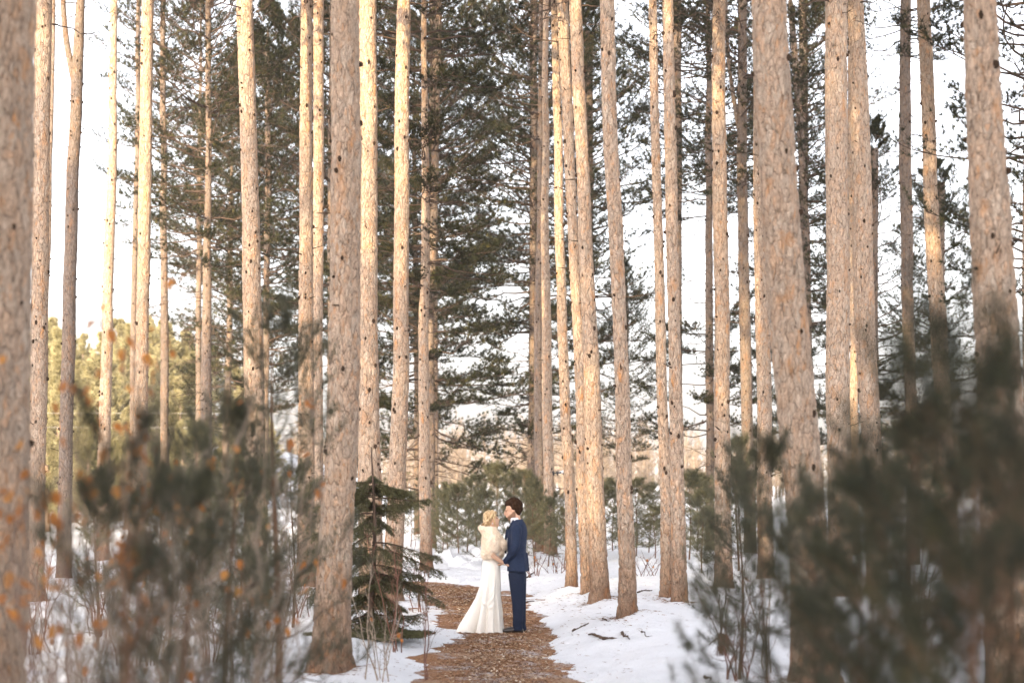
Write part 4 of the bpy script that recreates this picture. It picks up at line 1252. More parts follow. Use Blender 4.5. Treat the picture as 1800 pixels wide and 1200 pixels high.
for sx in (-1, 1):
    for sy in (-1, 1):
        P = np.linspace((sx * 0.045, sy * 0.03, 0.0), (sx * 0.14, sy * 0.10, 0.015), 4)
        V, Qd = tubes(P[None], np.array([[0.017, 0.014, 0.013, 0.014]]), 8)
        mb = MB(); mb.add(V, Qd)
        arm = obj('arm', mb.mesh('arm', black), root)
        P = np.linspace((sx * 0.14, sy * 0.10, -0.035), (sx * 0.14, sy * 0.10, 0.05), 5)
        V, Qd = tubes(P[None], np.array([[0.008, 0.016, 0.02, 0.02, 0.012]]), 10)
        mb = MB(); mb.add(V, Qd); obj('motor', mb.mesh('motor', black), arm)
        obj('propeller', box_mesh('propeller', (0.13, 0.016, 0.005), black, 0.2), arm, (sx * 0.14, sy * 0.10, 0.053), (0.05, 0, 0.2 * sx * sy))
# ------------------------------------------------------------------ the couple
def remesh(name, parts, voxel, mats, smooth_it=6, matfn=None, disp=None, sub=False):
    """union of closed shapes -> one continuous skin"""
    V = []; Fc = []; n = 0
    for v, f in parts:
        V.append(v); Fc += [tuple(int(i) + n for i in q) for q in f]; n += len(v)
    me = bpy.data.meshes.new(name + '_raw')
    me.from_pydata(np.concatenate(V).tolist(), [], Fc)
    o = bpy.data.objects.new(name + '_raw', me)
    COL.objects.link(o)
    md = o.modifiers.new('r', 'REMESH'); md.mode = 'VOXEL'; md.voxel_size = voxel; md.use_smooth_shade = True
    if smooth_it:
        sm = o.modifiers.new('s', 'SMOOTH'); sm.factor = 0.5; sm.iterations = smooth_it
    dg = bpy.context.evaluated_depsgraph_get()
    ev = o.evaluated_get(dg)
    out = bpy.data.meshes.new_from_object(ev)
    bpy.data.objects.remove(o); bpy.data.meshes.remove(me)
    out.name = name
    if disp is not None:
        nv = len(out.vertices)
        co = np.empty(nv * 3, np.float32); out.vertices.foreach_get('co', co)
        no = np.empty(nv * 3, np.float32); out.vertices.foreach_get('normal', no)
        co = co.reshape(-1, 3); no = no.reshape(-1, 3)
        co = co + no * disp(co, no)[:, None]
        out.vertices.foreach_set('co', co.astype(np.float32).ravel())
    out.materials.clear()
    for m in mats: out.materials.append(m)
    out.polygons.foreach_set('use_smooth', np.ones(len(out.polygons), bool))
    if matfn is not None:
        c = np.empty(len(out.polygons) * 3, np.float32); out.polygons.foreach_get('center', c)
        out.polygons.foreach_set('material_index', matfn(c.reshape(-1, 3)).astype(np.int32))
    out.update()
    return out

def ell(c, r, rot=(0, 0, 0), n=20):
    th, ph = np.meshgrid(np.linspace(0, 2 * np.pi, n, endpoint=False), np.linspace(0, np.pi, n // 2 + 1)[1:-1])
    P = np.stack([np.sin(ph) * np.cos(th), np.sin(ph) * np.sin(th), np.cos(ph)], -1).reshape(-1, 3)
    P = np.vstack([P, [[0, 0, 1]], [[0, 0, -1]]]) * np.array(r)
    Mx = np.array(Euler(rot).to_matrix())
    P = P @ Mx.T + np.array(c)
    m = n // 2 - 1
    fs = []
    for i in range(m - 1):
        for j in range(n):
            fs.append((i * n + j, (i + 1) * n + j, (i + 1) * n + (j + 1) % n, i * n + (j + 1) % n))
    top, bot = m * n, m * n + 1
    for j in range(n):
        fs.append((top, j, (j + 1) % n)); fs.append((bot, (m - 1) * n + (j + 1) % n, (m - 1) * n + j))
    return P, fs

def chain(pts, n=14):
    """limb through (x,y,z,r) points, rounded ends, closed"""
    A = np.array([p[:3] for p in pts], float); r = np.array([p[3] for p in pts], float)
    # densify
    t = np.arange(len(A)); tt = np.linspace(0, len(A) - 1, (len(A) - 1) * 5 + 1)
    P = np.stack([np.interp(tt, t, A[:, k]) for k in range(3)], -1); rr = np.interp(tt, t, r)
    for _ in range(2):
        P[1:-1] = (P[:-2] + 2 * P[1:-1] + P[2:]) / 4; rr[1:-1] = (rr[:-2] + 2 * rr[1:-1] + rr[2:]) / 4
    d0 = (P[0] - P[1]) / np.linalg.norm(P[0] - P[1]); d1 = (P[-1] - P[-2]) / np.linalg.norm(P[-1] - P[-2])
    P = np.vstack([P[0] + d0 * rr[0] * 0.85, P[0] + d0 * rr[0] * 0.5, P, P[-1] + d1 * rr[-1] * 0.5, P[-1] + d1 * rr[-1] * 0.85])
    rr = np.concatenate([[rr[0] * 0.45, rr[0] * 0.85], rr, [rr[-1] * 0.85, rr[-1] * 0.45]])
    V, Q = tubes(P[None], rr[None], n)
    K = len(P)
    fs = [tuple(q) for q in Q]
    fs.append(tuple(range(n))[::-1]); fs.append(tuple(range((K - 1) * n, K * n)))
    return V, fs

def loft(rings, n=40, power=2.0, cap=True, fn=None, sub=4):
    """rings: (z, cx, cy, rx, ry); closed skin"""
    Rg = np.array(rings, float)
    t = np.arange(len(Rg)); tt = np.linspace(0, len(Rg) - 1, (len(Rg) - 1) * sub + 1)
    D = np.stack([np.interp(tt, t, Rg[:, k]) for k in range(5)], -1)
    for _ in range(sub):
        D[1:-1] = (D[:-2] + 2 * D[1:-1] + D[2:]) / 4
    th = np.linspace(0, 2 * np.pi, n, endpoint=False)
    c = np.sign(np.cos(th)) * np.abs(np.cos(th)) ** (2 / power); s = np.sign(np.sin(th)) * np.abs(np.sin(th)) ** (2 / power)
    V = np.stack([D[:, 1:2] + D[:, 3:4] * c, D[:, 2:3] + D[:, 4:5] * s, np.repeat(D[:, 0:1], n, 1)], -1)
    if fn is not None:
        V = fn(V, th)
    K = len(D)
    fs = []
    for i in range(K - 1):
        for j in range(n):
            fs.append((i * n + j, i * n + (j + 1) % n, (i + 1) * n + (j + 1) % n, (i + 1) * n + j))
    fs.append(tuple(range(n))[::-1]); fs.append(tuple(range((K - 1) * n, K * n)))
    return V.reshape(-1, 3), fs

skin_m, nt, b = new_mat('skin_groom', 0.5, 0.35); b.inputs['Base Color'].default_value = (0.56, 0.34, 0.235, 1); b.inputs['Subsurface Weight'].default_value = 0.08; b.inputs['Subsurface Radius'].default_value = (0.02, 0.008, 0.004)
_c = mixc(nt, attr(nt, 'beard'), (0.56, 0.34, 0.235), (0.20, 0.105, 0.062)); nt.links.new(_c, b.inputs['Base Color'])
skin_f, nt, b = new_mat('skin_bride', 0.5, 0.35); b.inputs['Base Color'].default_value = (0.60, 0.37, 0.25, 1); b.inputs['Subsurface Weight'].default_value = 0.08; b.inputs['Subsurface Radius'].default_value = (0.02, 0.008, 0.004)
suit = simple('navy_wool', (0.016, 0.025, 0.054), 0.85, 0.2, 0.12, 40, 0.0015, 700)
suit2 = simple('navy_wool_trousers', (0.012, 0.018, 0.039), 0.85, 0.2, 0.12, 40, 0.0015, 700)
shirt_m = simple('white_cotton', (0.78, 0.78, 0.80), 0.8)
shoe_m = simple('dark_leather', (0.022, 0.014, 0.011), 0.35, 0.5)
hair_d = simple('dark_brown_hair', (0.030, 0.015, 0.008), 0.8, 0.08, 0.4, 60, 0.004, 160)
eye_m = simple('eye_dark', (0.02, 0.014, 0.01), 0.2, 0.5)
lip_m = simple('lips', (0.42, 0.15, 0.12), 0.45, 0.4)
dress_m = simple('ivory_crepe', (0.77, 0.725, 0.65), 0.65, 0.3, 0.03, 3, 0.001, 900)
fur_m = simple('cream_fur', (0.92, 0.78, 0.63), 0.95, 0.1, 0.12, 30, 0.006, 130)
hair_b, nt, b = new_mat('blonde_hair', 0.5, 0.4)
v = coords(nt, (1, 1, 0.35))
r_ = ramp(nt, [(0.3, (0.24, 0.135, 0.055)), (0.5, (0.46, 0.31, 0.155)), (0.7, (0.64, 0.49, 0.29))], noise(nt, v, 60, 4))
nt.links.new(r_.outputs[0], b.inputs['Base Color']); bump(nt, b, noise(nt, v, 120, 4), 0.7, 0.006)

cp = ground_hit(884, 1113)
CX, CY = cp.x, 33.6
CXP = (882.5 - 900) / F * CY
def U(zx): return (zx - 490) / 508.0 * (33.6 / 33.46)
def W(zy): return (1104 - zy) / 508.0 * (33.6 / 33.46)

def fingers(base, fwd, side, up, n=4, ln=(0.070, 0.078, 0.074, 0.060), r=0.0085, curl=0.9, gap=0.021):
    """four bent fingers from the end of the palm"""
    out = []
    base, fwd, side, up = (np.array(q, float) for q in (base, fwd, side, up))
    for i in range(n):
        o = base + side * (i - 1.5) * gap
        L = ln[i]
        a1, a2, a3 = curl * 0.35, curl * 0.9, curl * 1.35
        p1 = o + (fwd * math.cos(a1) - up * math.sin(a1)) * L * 0.45
        p2 = p1 + (fwd * math.cos(a2) - up * math.sin(a2)) * L * 0.32
        p3 = p2 + (fwd * math.cos(a3) - up * math.sin(a3)) * L * 0.23
        out.append(chain([(*(o - fwd * 0.02), r * 1.05), (*o, r * 1.05), (*p1, r), (*p2, r * 0.93), (*p3, r * 0.8)], 8))
    return out

# ---- groom: faces -x (towards the bride); his left side is towards the camera
groom = thing('person', (CXP, CY, gz(CXP, CY)), 'man in a navy blue suit holding the hands of the woman in white', 'person')
gl = float(path_z(np.array([CXP]), np.array([CY]))[0]); groom.location.z = gl
ROTG = R(-10)
def G(x, y, z):      # turn the figure a little away from the camera about his own axis
    ax = U(600)
    c, s = math.cos(ROTG), math.sin(ROTG)
    return (ax + (x - ax) * c - y * s, (x - ax) * s + y * c, z)
TILT = R(-11)
def turn(part, head=False):
    v, f = part
    v = np.array(v); ax = U(600)
    if head:              # head bowed towards her
        c, s = math.cos(TILT), math.sin(TILT)
        px_, pz_ = U(573) + 0.03, W(243) - 0.10
        dx, dz_ = v[:, 0] - px_, v[:, 2] - pz_
        v = np.stack([px_ + dx * c + dz_ * s, v[:, 1], pz_ - dx * s + dz_ * c], -1)
    c, s = math.cos(ROTG), math.sin(ROTG)
    x = v[:, 0] - ax
    return np.stack([ax + x * c - v[:, 1] * s, x * s + v[:, 1] * c, v[:, 2]], -1), f
hx, hz = U(573), W(243)
HS = 1.0
wrL = np.array([U(520), -0.13, W(612)]); wrR = np.array([U(515), 0.13, W(612)])
body = [
    ell((hx + 0.010, 0, hz + 0.038), (0.096, 0.077, 0.105)),                        # skull
    ell((hx - 0.030, 0, hz - 0.048), (0.068, 0.062, 0.085), (0, R(8), 0)),          # face
    ell((hx - 0.060, 0, hz - 0.112), (0.034, 0.036, 0.028)),                        # chin
    ell((hx - 0.012, 0, hz - 0.090), (0.062, 0.060, 0.040), (0, R(-20), 0)),        # jaw
    chain([(hx - 0.093, 0, hz + 0.012, 0.012), (hx - 0.112, 0, hz - 0.018, 0.0135), (hx - 0.120, 0, hz - 0.040, 0.016), (hx - 0.100, 0, hz - 0.045, 0.014)], 10),   # nose
    ell((hx - 0.086, 0, hz + 0.018), (0.018, 0.056, 0.012)),                        # brow
    ell((hx - 0.098, 0, hz - 0.070), (0.012, 0.024, 0.008)),                        # lips
    ell((hx - 0.096, 0, hz - 0.082), (0.012, 0.022, 0.008)),
    ell((hx + 0.020, -0.080, hz - 0.012), (0.022, 0.010, 0.034), (0, R(-12), 0), 14),
    ell((hx + 0.020, 0.080, hz - 0.012), (0.022, 0.010, 0.034), (0, R(-12), 0), 14),
    chain([(hx + 0.018, 0, hz - 0.05, 0.060), (hx + 0.035, 0, hz - 0.15, 0.060), (U(598), 0, W(350), 0.075)]),
    loft([(W(690), U(598), 0, 0.105, 0.155), (W(560), U(592), 0, 0.100, 0.150), (W(440), U(596), 0, 0.118, 0.175), (W(360), U(602), 0, 0.085, 0.16), (W(335), U(602), 0, 0.05, 0.08)]),
]
for sy in (-1, 1):
    wr = wrL if sy < 0 else wrR
    sh = np.array([U(608), sy * 0.19, W(372)]); elb = np.array([U(598), sy * 0.225, W(520)])
    body.append(chain([(*sh, 0.055), (*((sh + elb) / 2), 0.048), (*elb, 0.040), (*((elb + wr) / 2), 0.036), (*wr, 0.027)]))
    body.append(chain([(U(600), sy * 0.085, W(690), 0.085), (U(607), sy * 0.09, W(870), 0.058), (U(612), sy * 0.09, W(960), 0.055), (U(615), sy * 0.09, W(1085), 0.04)]))
    body.append(chain([(U(620), sy * 0.09, 0.05, 0.038), (U(560), sy * 0.10, 0.04, 0.035)]))
    # hand: palm, four fingers closing on hers, thumb
    fw = np.array([-0.88, -sy * 0.30, -0.36]); fw /= np.linalg.norm(fw)
    up = np.array([-0.36, 0, 0.93]); up -= fw * (up @ fw); up /= np.linalg.norm(up)
    sd = np.cross(up, fw)
    pm = wr + fw * 0.055
    Rm = Matrix((fw, sd, up)).transposed().to_euler()
    body.append(ell(pm, (0.052, 0.042, 0.018), tuple(Rm)))
    body += fingers(wr + fw * 0.095, fw, sd, up, curl=0.95)
    th0 = wr + fw * 0.035 - sd * sy * 0.032
    body.append(chain([(*th0, 0.012), (*(th0 + fw * 0.035 - sd * sy * 0.018 + up * 0.008), 0.011), (*(th0 + fw * 0.062 - sd * sy * 0.016 + up * 0.004), 0.009)], 8))
def beard_at(c):
    cc, ss_ = math.cos(-TILT), math.sin(-TILT)
    dx, dz_ = c[:, 0] - (hx + 0.03), c[:, 2] - (hz - 0.10)
    x = 0.03 + dx * cc + dz_ * ss_; z = -0.10 - dx * ss_ + dz_ * cc; y = c[:, 1]
    line = -0.048 - 0.55 * np.clip(x + 0.03, -0.05, 0.06) * -1
    nz_ = 0.006 * fbm(x * 60 + y * 30, z * 60, 3, 2)
    m = sstep(0.012, -0.012, z - line + nz_) * sstep(-0.16, -0.14, z) * sstep(0.036, 0.016, x + nz_)
    lips = sstep(-0.080, -0.086, x) * sstep(-0.088, -0.083, z) * sstep(-0.062, -0.067, z)
    return m * (1 - lips)
gbody = obj('body', remesh('body', [turn(q, i < 10) for i, q in enumerate(body)], 0.0055, [skin_m], 3), groom)
_me = gbody.data
_co = np.empty(len(_me.vertices) * 3, np.float32); _me.vertices.foreach_get('co', _co)
_me.attributes.new('beard', 'FLOAT', 'POINT').data.foreach_set('value', beard_at(_co.reshape(-1, 3).astype(float)).astype(np.float32))

# head parts
rngp = np.random.default_rng(17)
hp = [ell((hx + 0.030, 0, hz + 0.065), (0.092, 0.084, 0.092)), ell((hx + 0.075, 0, hz + 0.005), (0.062, 0.074, 0.085)), ell((hx + 0.072, 0, hz - 0.050), (0.040, 0.062, 0.045))]
cnt = 0
while cnt < 200:
    d = rngp.normal(0, 1, 3); d /= np.linalg.norm(d)
    p = np.array([hx + 0.026, 0, hz + 0.040]) + d * np.array([0.110, 0.087, 0.110])
    if p[2] < hz - 0.075 or (p[0] < hx - 0.035 and p[2] < hz + 0.075) or (p[0] < hx + 0.045 and p[2] < hz + 0.025):
        continue
    rr = rngp.uniform(0.014, 0.028)
    hp.append(ell(p, (rr, rr, rr * 1.1), n=8)); cnt += 1
for y in np.linspace(-0.05, 0.05, 6):      # wavy front of the hair
    hp.append(ell((hx - 0.060 + 0.35 * abs(y), y, hz + 0.118 - 0.3 * abs(y)), (0.034, 0.022, 0.026), n=10))
obj('hair', remesh('hair', [turn(q, True) for q in hp], 0.006, [hair_d], 1), gbody)
for sy in (-1, 1):
    v_, f_ = turn(ell((hx - 0.088, sy * 0.032, hz - 0.002), (0.007, 0.011, 0.005), n=10), True)
    me = bpy.data.meshes.new('eye'); me.from_pydata(v_.tolist(), [], f_); me.materials.append(eye_m); obj('eye', me, gbody)
    v_, f_ = turn(ell((hx - 0.099, sy * 0.028, hz + 0.022), (0.006, 0.017, 0.0035), (0, 0, sy * 0.3), 10), True)
    me = bpy.data.meshes.new('eyebrow'); me.from_pydata(v_.tolist(), [], f_); me.materials.append(hair_d); obj('eyebrow', me, gbody)

# shirt collar and front
sh_p = [loft([(W(348), U(590), 0, 0.080, 0.085), (W(322), U(585), 0, 0.070, 0.072), (W(300), U(580), 0, 0.070, 0.070)], 32),
        loft([(W(560), U(560), 0, 0.075, 0.10), (W(430), U(552), 0, 0.078, 0.11), (W(345), U(574), 0, 0.070, 0.085)], 32)]
obj('shirt', remesh('shirt', [turn(q) for q in sh_p], 0.007, [shirt_m], 3), groom)
tie_p = [chain([(U(534), 0, W(347), 0.016), (U(518), 0, W(430), 0.020), (U(516), 0, W(540), 0.024)], 10)]
obj('tie', remesh('tie', [turn(q) for q in tie_p], 0.006, [suit2], 1), groom)

# jacket: one skin of torso and sleeves, open at the neck, with vents and lapels as ridges
def jdisp(co, no):
    z = co[:, 2]; x = co[:, 0]; y = co[:, 1]
    d = 0.006 * fbm(x * 9 + z * 4, z * 7 + y * 6, 51, 3)
    crease = np.exp(-((z - W(535) - 0.5 * (x - U(590))) / 0.02) ** 2) * np.exp(-((y + 0.2) / 0.08) ** 2)
    return (d - 0.010 * crease).astype(np.float32)
jk = [loft([(W(672), U(600), 0, 0.142, 0.205), (W(640), U(599), 0, 0.136, 0.200), (W(560), U(593), 0, 0.120, 0.178), (W(470), U(594), 0, 0.132, 0.198), (W(400), U(598), 0, 0.132, 0.215), (W(352), U(606), 0, 0.098, 0.195), (W(328), U(608), 0, 0.066, 0.10), (W(312), U(604), 0, 0.058, 0.075)], 48, 2.3)]
for sy in (-1, 1):
    wr = wrL if sy < 0 else wrR
    sh = np.array([U(608), sy * 0.185, W(378)]); elb = np.array([U(600), sy * 0.235, W(520)])
    cu = wr + (elb - wr) * 0.10
    jk.append(chain([(*(sh + np.array([0, -sy * 0.03, 0.012])), 0.060), (*sh, 0.074), (*((sh + elb) / 2), 0.066), (*elb, 0.060), (*((elb + cu) / 2), 0.053), (*cu, 0.044)], 20))
    # lapel roll
    jk.append(chain([(U(574), sy * 0.072, W(318), 0.014), (U(534), sy * 0.085, W(392), 0.020), (U(516), sy * 0.045, W(480), 0.014), (U(514), sy * 0.02, W(540), 0.010)], 10))
jack = obj('jacket', remesh('jacket', [turn(q) for q in jk], 0.0075, [suit], 3, disp=jdisp), groom)
# vent flaps at the back of the jacket, sleeve buttons and the boutonniere
for sy in (-1, 1):
    vf = [loft([(W(676), U(628), sy * 0.168, 0.080, 0.022), (W(600), U(634), sy * 0.152, 0.062, 0.020), (W(545), U(636), sy * 0.142, 0.042, 0.016)], 24)]
    v_ = remesh('vent_flap', [turn(q) for q in vf], 0.006, [suit], 2)
    obj('vent_flap', v_, jack)
fl = []
for q in range(16):
    d = rngp.normal(0, 1, 3) * np.array([0.6, 1, 1]); d /= np.linalg.norm(d)
    fl.append(ell(np.array([U(541), -0.108, W(350)]) + d * 0.016, (0.013, 0.012, 0.013), n=8))
bt = obj('boutonniere', remesh('boutonniere', [turn(q) for q in fl], 0.005, [shirt_m], 1), groom)
lf = [ell((U(540), -0.112, W(372)), (0.010, 0.008, 0.026), n=10), ell((U(547), -0.110, W(368)), (0.008, 0.007, 0.022), (0, 0.5, 0), n=10)]
obj('leaf_sprig', remesh('leaf_sprig', [turn(q) for q in lf], 0.005, [simple('dark_sprig', (0.03, 0.035, 0.02))], 1), bt)

# trousers: one skin
def tdisp(co, no):
    z = co[:, 2]
    return (0.006 * np.sin(z * 42 + 3 * fbm(co[:, 0] * 8, z * 5, 4, 2)) * np.exp(-(z - 0.06) / 0.12) + 0.005 * fbm(co[:, 0] * 10, z * 4, 52, 3)).astype(np.float32)
tr = [loft([(W(760), U(600), 0, 0.112, 0.165), (W(690), U(597), 0, 0.122, 0.175), (W(640), U(597), 0, 0.112, 0.165)], 40)]
for sy in (-1, 1):
    tr.append(loft([(W(1082), U(613) + 0.01 * sy, sy * 0.095, 0.068, 0.062), (W(1000), U(611), sy * 0.095, 0.072, 0.066), (W(880), U(608), sy * 0.093, 0.082, 0.076), (W(780), U(602), sy * 0.085, 0.102, 0.088), (W(690), U(598), sy * 0.08, 0.115, 0.092)], 28))
obj('trousers', remesh('trousers', [turn(q) for q in tr], 0.0075, [suit2], 2, disp=tdisp), groom)
for sy in (-1, 1):
    shp = [chain([(U(632), sy * 0.095, 0.040, 0.040), (U(590), sy * 0.097, 0.046, 0.046), (U(548), sy * 0.105, 0.036, 0.044), (U(512), sy * 0.11, 0.028, 0.036), (U(500), sy * 0.11, 0.024, 0.026)], 16),
           chain([(U(620), sy * 0.095, 0.085, 0.044), (U(606), sy * 0.096, 0.06, 0.046)], 14)]
    v_ = [turn(q) for q in shp]
    def flat(co, no):
        return np.zeros(len(co), np.float32)
    me = remesh('shoe', v_, 0.006, [shoe_m], 2)
    co = np.empty(len(me.vertices) * 3, np.float32); me.vertices.foreach_get('co', co); co = co.reshape(-1, 3); co[:, 2] = np.maximum(co[:, 2], 0.012)
    me.vertices.foreach_set('co', co.ravel())
    s_ = obj('shoe', me, groom)
    hl = turn(loft([(0.0, U(628), sy * 0.095, 0.036, 0.034), (0.03, U(628), sy * 0.095, 0.038, 0.036)], 20))
    me = bpy.data.meshes.new('heel'); me.from_pydata(hl[0].tolist(), [], hl[1]); me.materials.append(shoe_m); obj('heel', me, s_)

# ---- bride: faces +x; her right side is towards the camera
bride = thing('person', (CXP, CY, gl), 'woman in a long ivory gown and cream fur stole looking up at the man', 'person')
hx, hz = U(418), W(312)
wR = np.array([U(508), -0.10, W(622)]); wL = np.array([U(505), 0.10, W(620)])
TL_ = R(-14)     # head tipped back a little
def hd(x, y, z):
    c, s = math.cos(TL_), math.sin(TL_)
    return (hx + x * c + z * s, y, hz - x * s + z * c) if False else (hx + x * c - z * math.sin(-TL_) * 1.0, y, hz + x * math.sin(-TL_) + z * c)
body = [
    ell(hd(-0.012, 0, 0.030), (0.088, 0.072, 0.095)),
    ell(hd(0.030, 0, -0.038), (0.060, 0.056, 0.078), (0, TL_, 0)),
    ell(hd(0.052, 0, -0.098), (0.026, 0.028, 0.022)),
    ell(hd(0.012, 0, -0.075), (0.054, 0.052, 0.034), (0, R(10), 0)),
    chain([(*hd(0.078, 0, 0.006), 0.009), (*hd(0.088, 0, -0.016), 0.0095), (*hd(0.096, 0, -0.032), 0.0105), (*hd(0.082, 0, -0.038), 0.010)], 10),
    ell(hd(0.074, 0, 0.014), (0.016, 0.046, 0.010)),
    chain([(*hd(-0.012, 0, -0.06), 0.048), (U(412), 0, W(385), 0.047), (U(412), 0, W(420), 0.060)]),
    loft([(W(700), U(412), 0, 0.115, 0.165), (W(600), U(414), 0, 0.092, 0.125), (W(500), U(424), 0, 0.105, 0.145), (W(430), U(418), 0, 0.085, 0.155), (W(400), U(414), 0, 0.05, 0.09)]),
]
for sy in (-1, 1):
    wr = wR if sy < 0 else wL
    sh = np.array([U(414), sy * 0.165, W(428)]); elb = np.array([U(424), sy * 0.205, W(560)])
    body.append(chain([(*sh, 0.045), (*((sh + elb) / 2), 0.041), (*elb, 0.036), (*(elb * 0.55 + wr * 0.45), 0.033), (*wr, 0.0225)]))
    body.append(chain([(U(412), sy * 0.08, W(700), 0.080), (U(415), sy * 0.08, W(870), 0.055), (U(418), sy * 0.08, W(1085), 0.035)]))
    body.append(chain([(U(415), sy * 0.08, 0.05, 0.030), (U(460), sy * 0.08, 0.03, 0.026)]))
    fw = np.array([0.93, -sy * -0.05, -0.34]); fw /= np.linalg.norm(fw)
    up = np.array([0.34, 0, 0.93]); up -= fw * (up @ fw); up /= np.linalg.norm(up)
    sd = np.cross(up, fw)
    Rm = Matrix((fw, sd, up)).transposed().to_euler()
    body.append(ell(wr + fw * 0.045, (0.046, 0.034, 0.015), tuple(Rm)))
    body += fingers(wr + fw * 0.080, fw, sd, up, ln=(0.058, 0.068, 0.064, 0.052), r=0.007, curl=0.7, gap=0.0175)
    th0 = wr + fw * 0.025 + sd * sy * -0.026
    body.append(chain([(*th0, 0.0095), (*(th0 + fw * 0.03 - sd * sy * 0.014 + up * 0.008), 0.009), (*(th0 + fw * 0.054 - sd * sy * 0.012 + up * 0.006), 0.0075)], 8))
bbody = obj('body', remesh('body', body, 0.005, [skin_f], 3), bride)
me = ell(hd(0.078, 0, -0.066), (0.010, 0.018, 0.0075), n=12)
mm = bpy.data.meshes.new('lips'); mm.from_pydata(me[0].tolist(), [], me[1]); mm.materials.append(lip_m); obj('lips', mm, bbody)
for sy in (-1, 1):
    v_, f_ = ell(hd(0.076, sy * 0.030, -0.004), (0.009, 0.014, 0.006), n=10)
    mm = bpy.data.meshes.new('eye'); mm.from_pydata(v_.tolist(), [], f_); mm.materials.append(eye_m); obj('eye', mm, bbody)
    v_, f_ = ell(hd(0.083, sy * 0.032, 0.018), (0.006, 0.018, 0.004), n=10)
    mm = bpy.data.meshes.new('eyebrow'); mm.from_pydata(v_.tolist(), [], f_); mm.materials.append(hair_b); obj('eyebrow', mm, bbody)
    v_, f_ = ell(hd(-0.002, sy * 0.076, -0.058), (0.006, 0.006, 0.014), n=10)
    mm = bpy.data.meshes.new('earring'); mm.from_pydata(v_.tolist(), [], f_); mm.materials.append(white); obj('earring', mm, bbody)

def hair_disp(co, no):
    return (0.004 * np.sin((co[:, 2] * 55 + co[:, 0] * 70 + 2.5 * fbm(co[:, 0] * 14, co[:, 2] * 14, 5, 2)) * 1.6)).astype(np.float32)
hp = [ell(hd(-0.020, 0, 0.044), (0.096, 0.082, 0.092)), ell(hd(-0.060, 0, -0.010), (0.068, 0.080, 0.080)),
      ell(hd(0.028, 0, 0.072), (0.062, 0.070, 0.052)),
      ell(hd(-0.085, 0, -0.045), (0.050, 0.060, 0.045))]
for sy in (-1, 1):
    hp.append(chain([(*hd(0.052, sy * 0.058, 0.060), 0.018), (*hd(0.034, sy * 0.076, 0.0), 0.016), (*hd(0.030, sy * 0.078, -0.055), 0.011), (*hd(0.040, sy * 0.078, -0.12), 0.007), (*hd(0.035, sy * 0.08, -0.17), 0.005)], 10))
    hp.append(chain([(*hd(0.02, sy * 0.074, 0.055), 0.022), (*hd(-0.045, sy * 0.086, 0.0), 0.022), (*hd(-0.105, sy * 0.05, -0.055), 0.02)], 10))
    hp.append(chain([(*hd(-0.06, sy * 0.06, -0.09), 0.009), (*hd(-0.05, sy * 0.075, -0.15), 0.006)], 8))
bun = [ell(hd(-0.112, 0, -0.070), (0.040, 0.050, 0.036))]
for q in range(14):
    a = q * 0.45
    bun.append(ell(hd(-0.105 + 0.045 * math.cos(a), 0.05 * math.sin(a * 1.7), -0.066 + 0.04 * math.sin(a)), (0.022, 0.020, 0.018), n=8))
bhair = obj('hair', remesh('hair', hp, 0.0055, [hair_b], 2, disp=hair_disp), bbody)
obj('hair_bun', remesh('hair_bun', bun, 0.005, [simple('darker_blonde_hair', (0.30, 0.18, 0.085), 0.6, 0.25, 0.45, 45, 0.005, 140)], 1), bhair)

# gown: fitted to the knee, then flaring, with a train swept back on the path
zt, zb_ = W(525), 0.012
nz, na = 150, 220
zz = zb_ + (zt - zb_) * np.linspace(0, 1, nz) ** 1.05
th = np.linspace(0, 2 * np.pi, na, endpoint=False)
prof_z = [W(q) for q in (1104, 1050, 950, 860, 760, 690, 640, 600, 525)]
left = [U(q) for q in (252, 268, 300, 326, 343, 346, 350, 355, 350)]
right = [U(q) for q in (496, 489, 482, 477, 479, 480, 477, 473, 484)]
halfy = [0.25, 0.235, 0.21, 0.185, 0.18, 0.178, 0.162, 0.142, 0.158]
tr_l = [U(q) for q in (178, 205, 262, 312, 343, 346, 350, 355, 350)]
o_ = np.argsort(prof_z)
ip = lambda arr: np.interp(zz, np.array(prof_z)[o_], np.array(arr)[o_])
cxm = (ip(left) + ip(right)) / 2; rx = (ip(right) - ip(left)) / 2; ry = ip(halfy)
TH, ZZ = np.meshgrid(th, zz)
c, s = np.cos(TH), np.sin(TH)
X_ = cxm[:, None] + rx[:, None] * c; Yy = ry[:, None] * s
ext = (ip(left) - ip(tr_l))[:, None]
lobe = np.exp(-((np.abs(np.mod(TH, 2 * np.pi) - np.pi + 0.05)) / 0.52) ** 2)
X_ = X_ - ext * lobe
notch = np.exp(-((np.mod(TH, 2 * np.pi) - (np.pi + 0.80)) / 0.10) ** 2) * sstep(0.55, 0.0, ZZ)
low = sstep(0.95, 0.05, ZZ)
fold = low * (0.030 * np.sin(TH * 9 + 0.6 * np.sin(ZZ * 5)) + 0.012 * np.sin(TH * 17 + 1.3 + ZZ * 2)) - 0.09 * notch
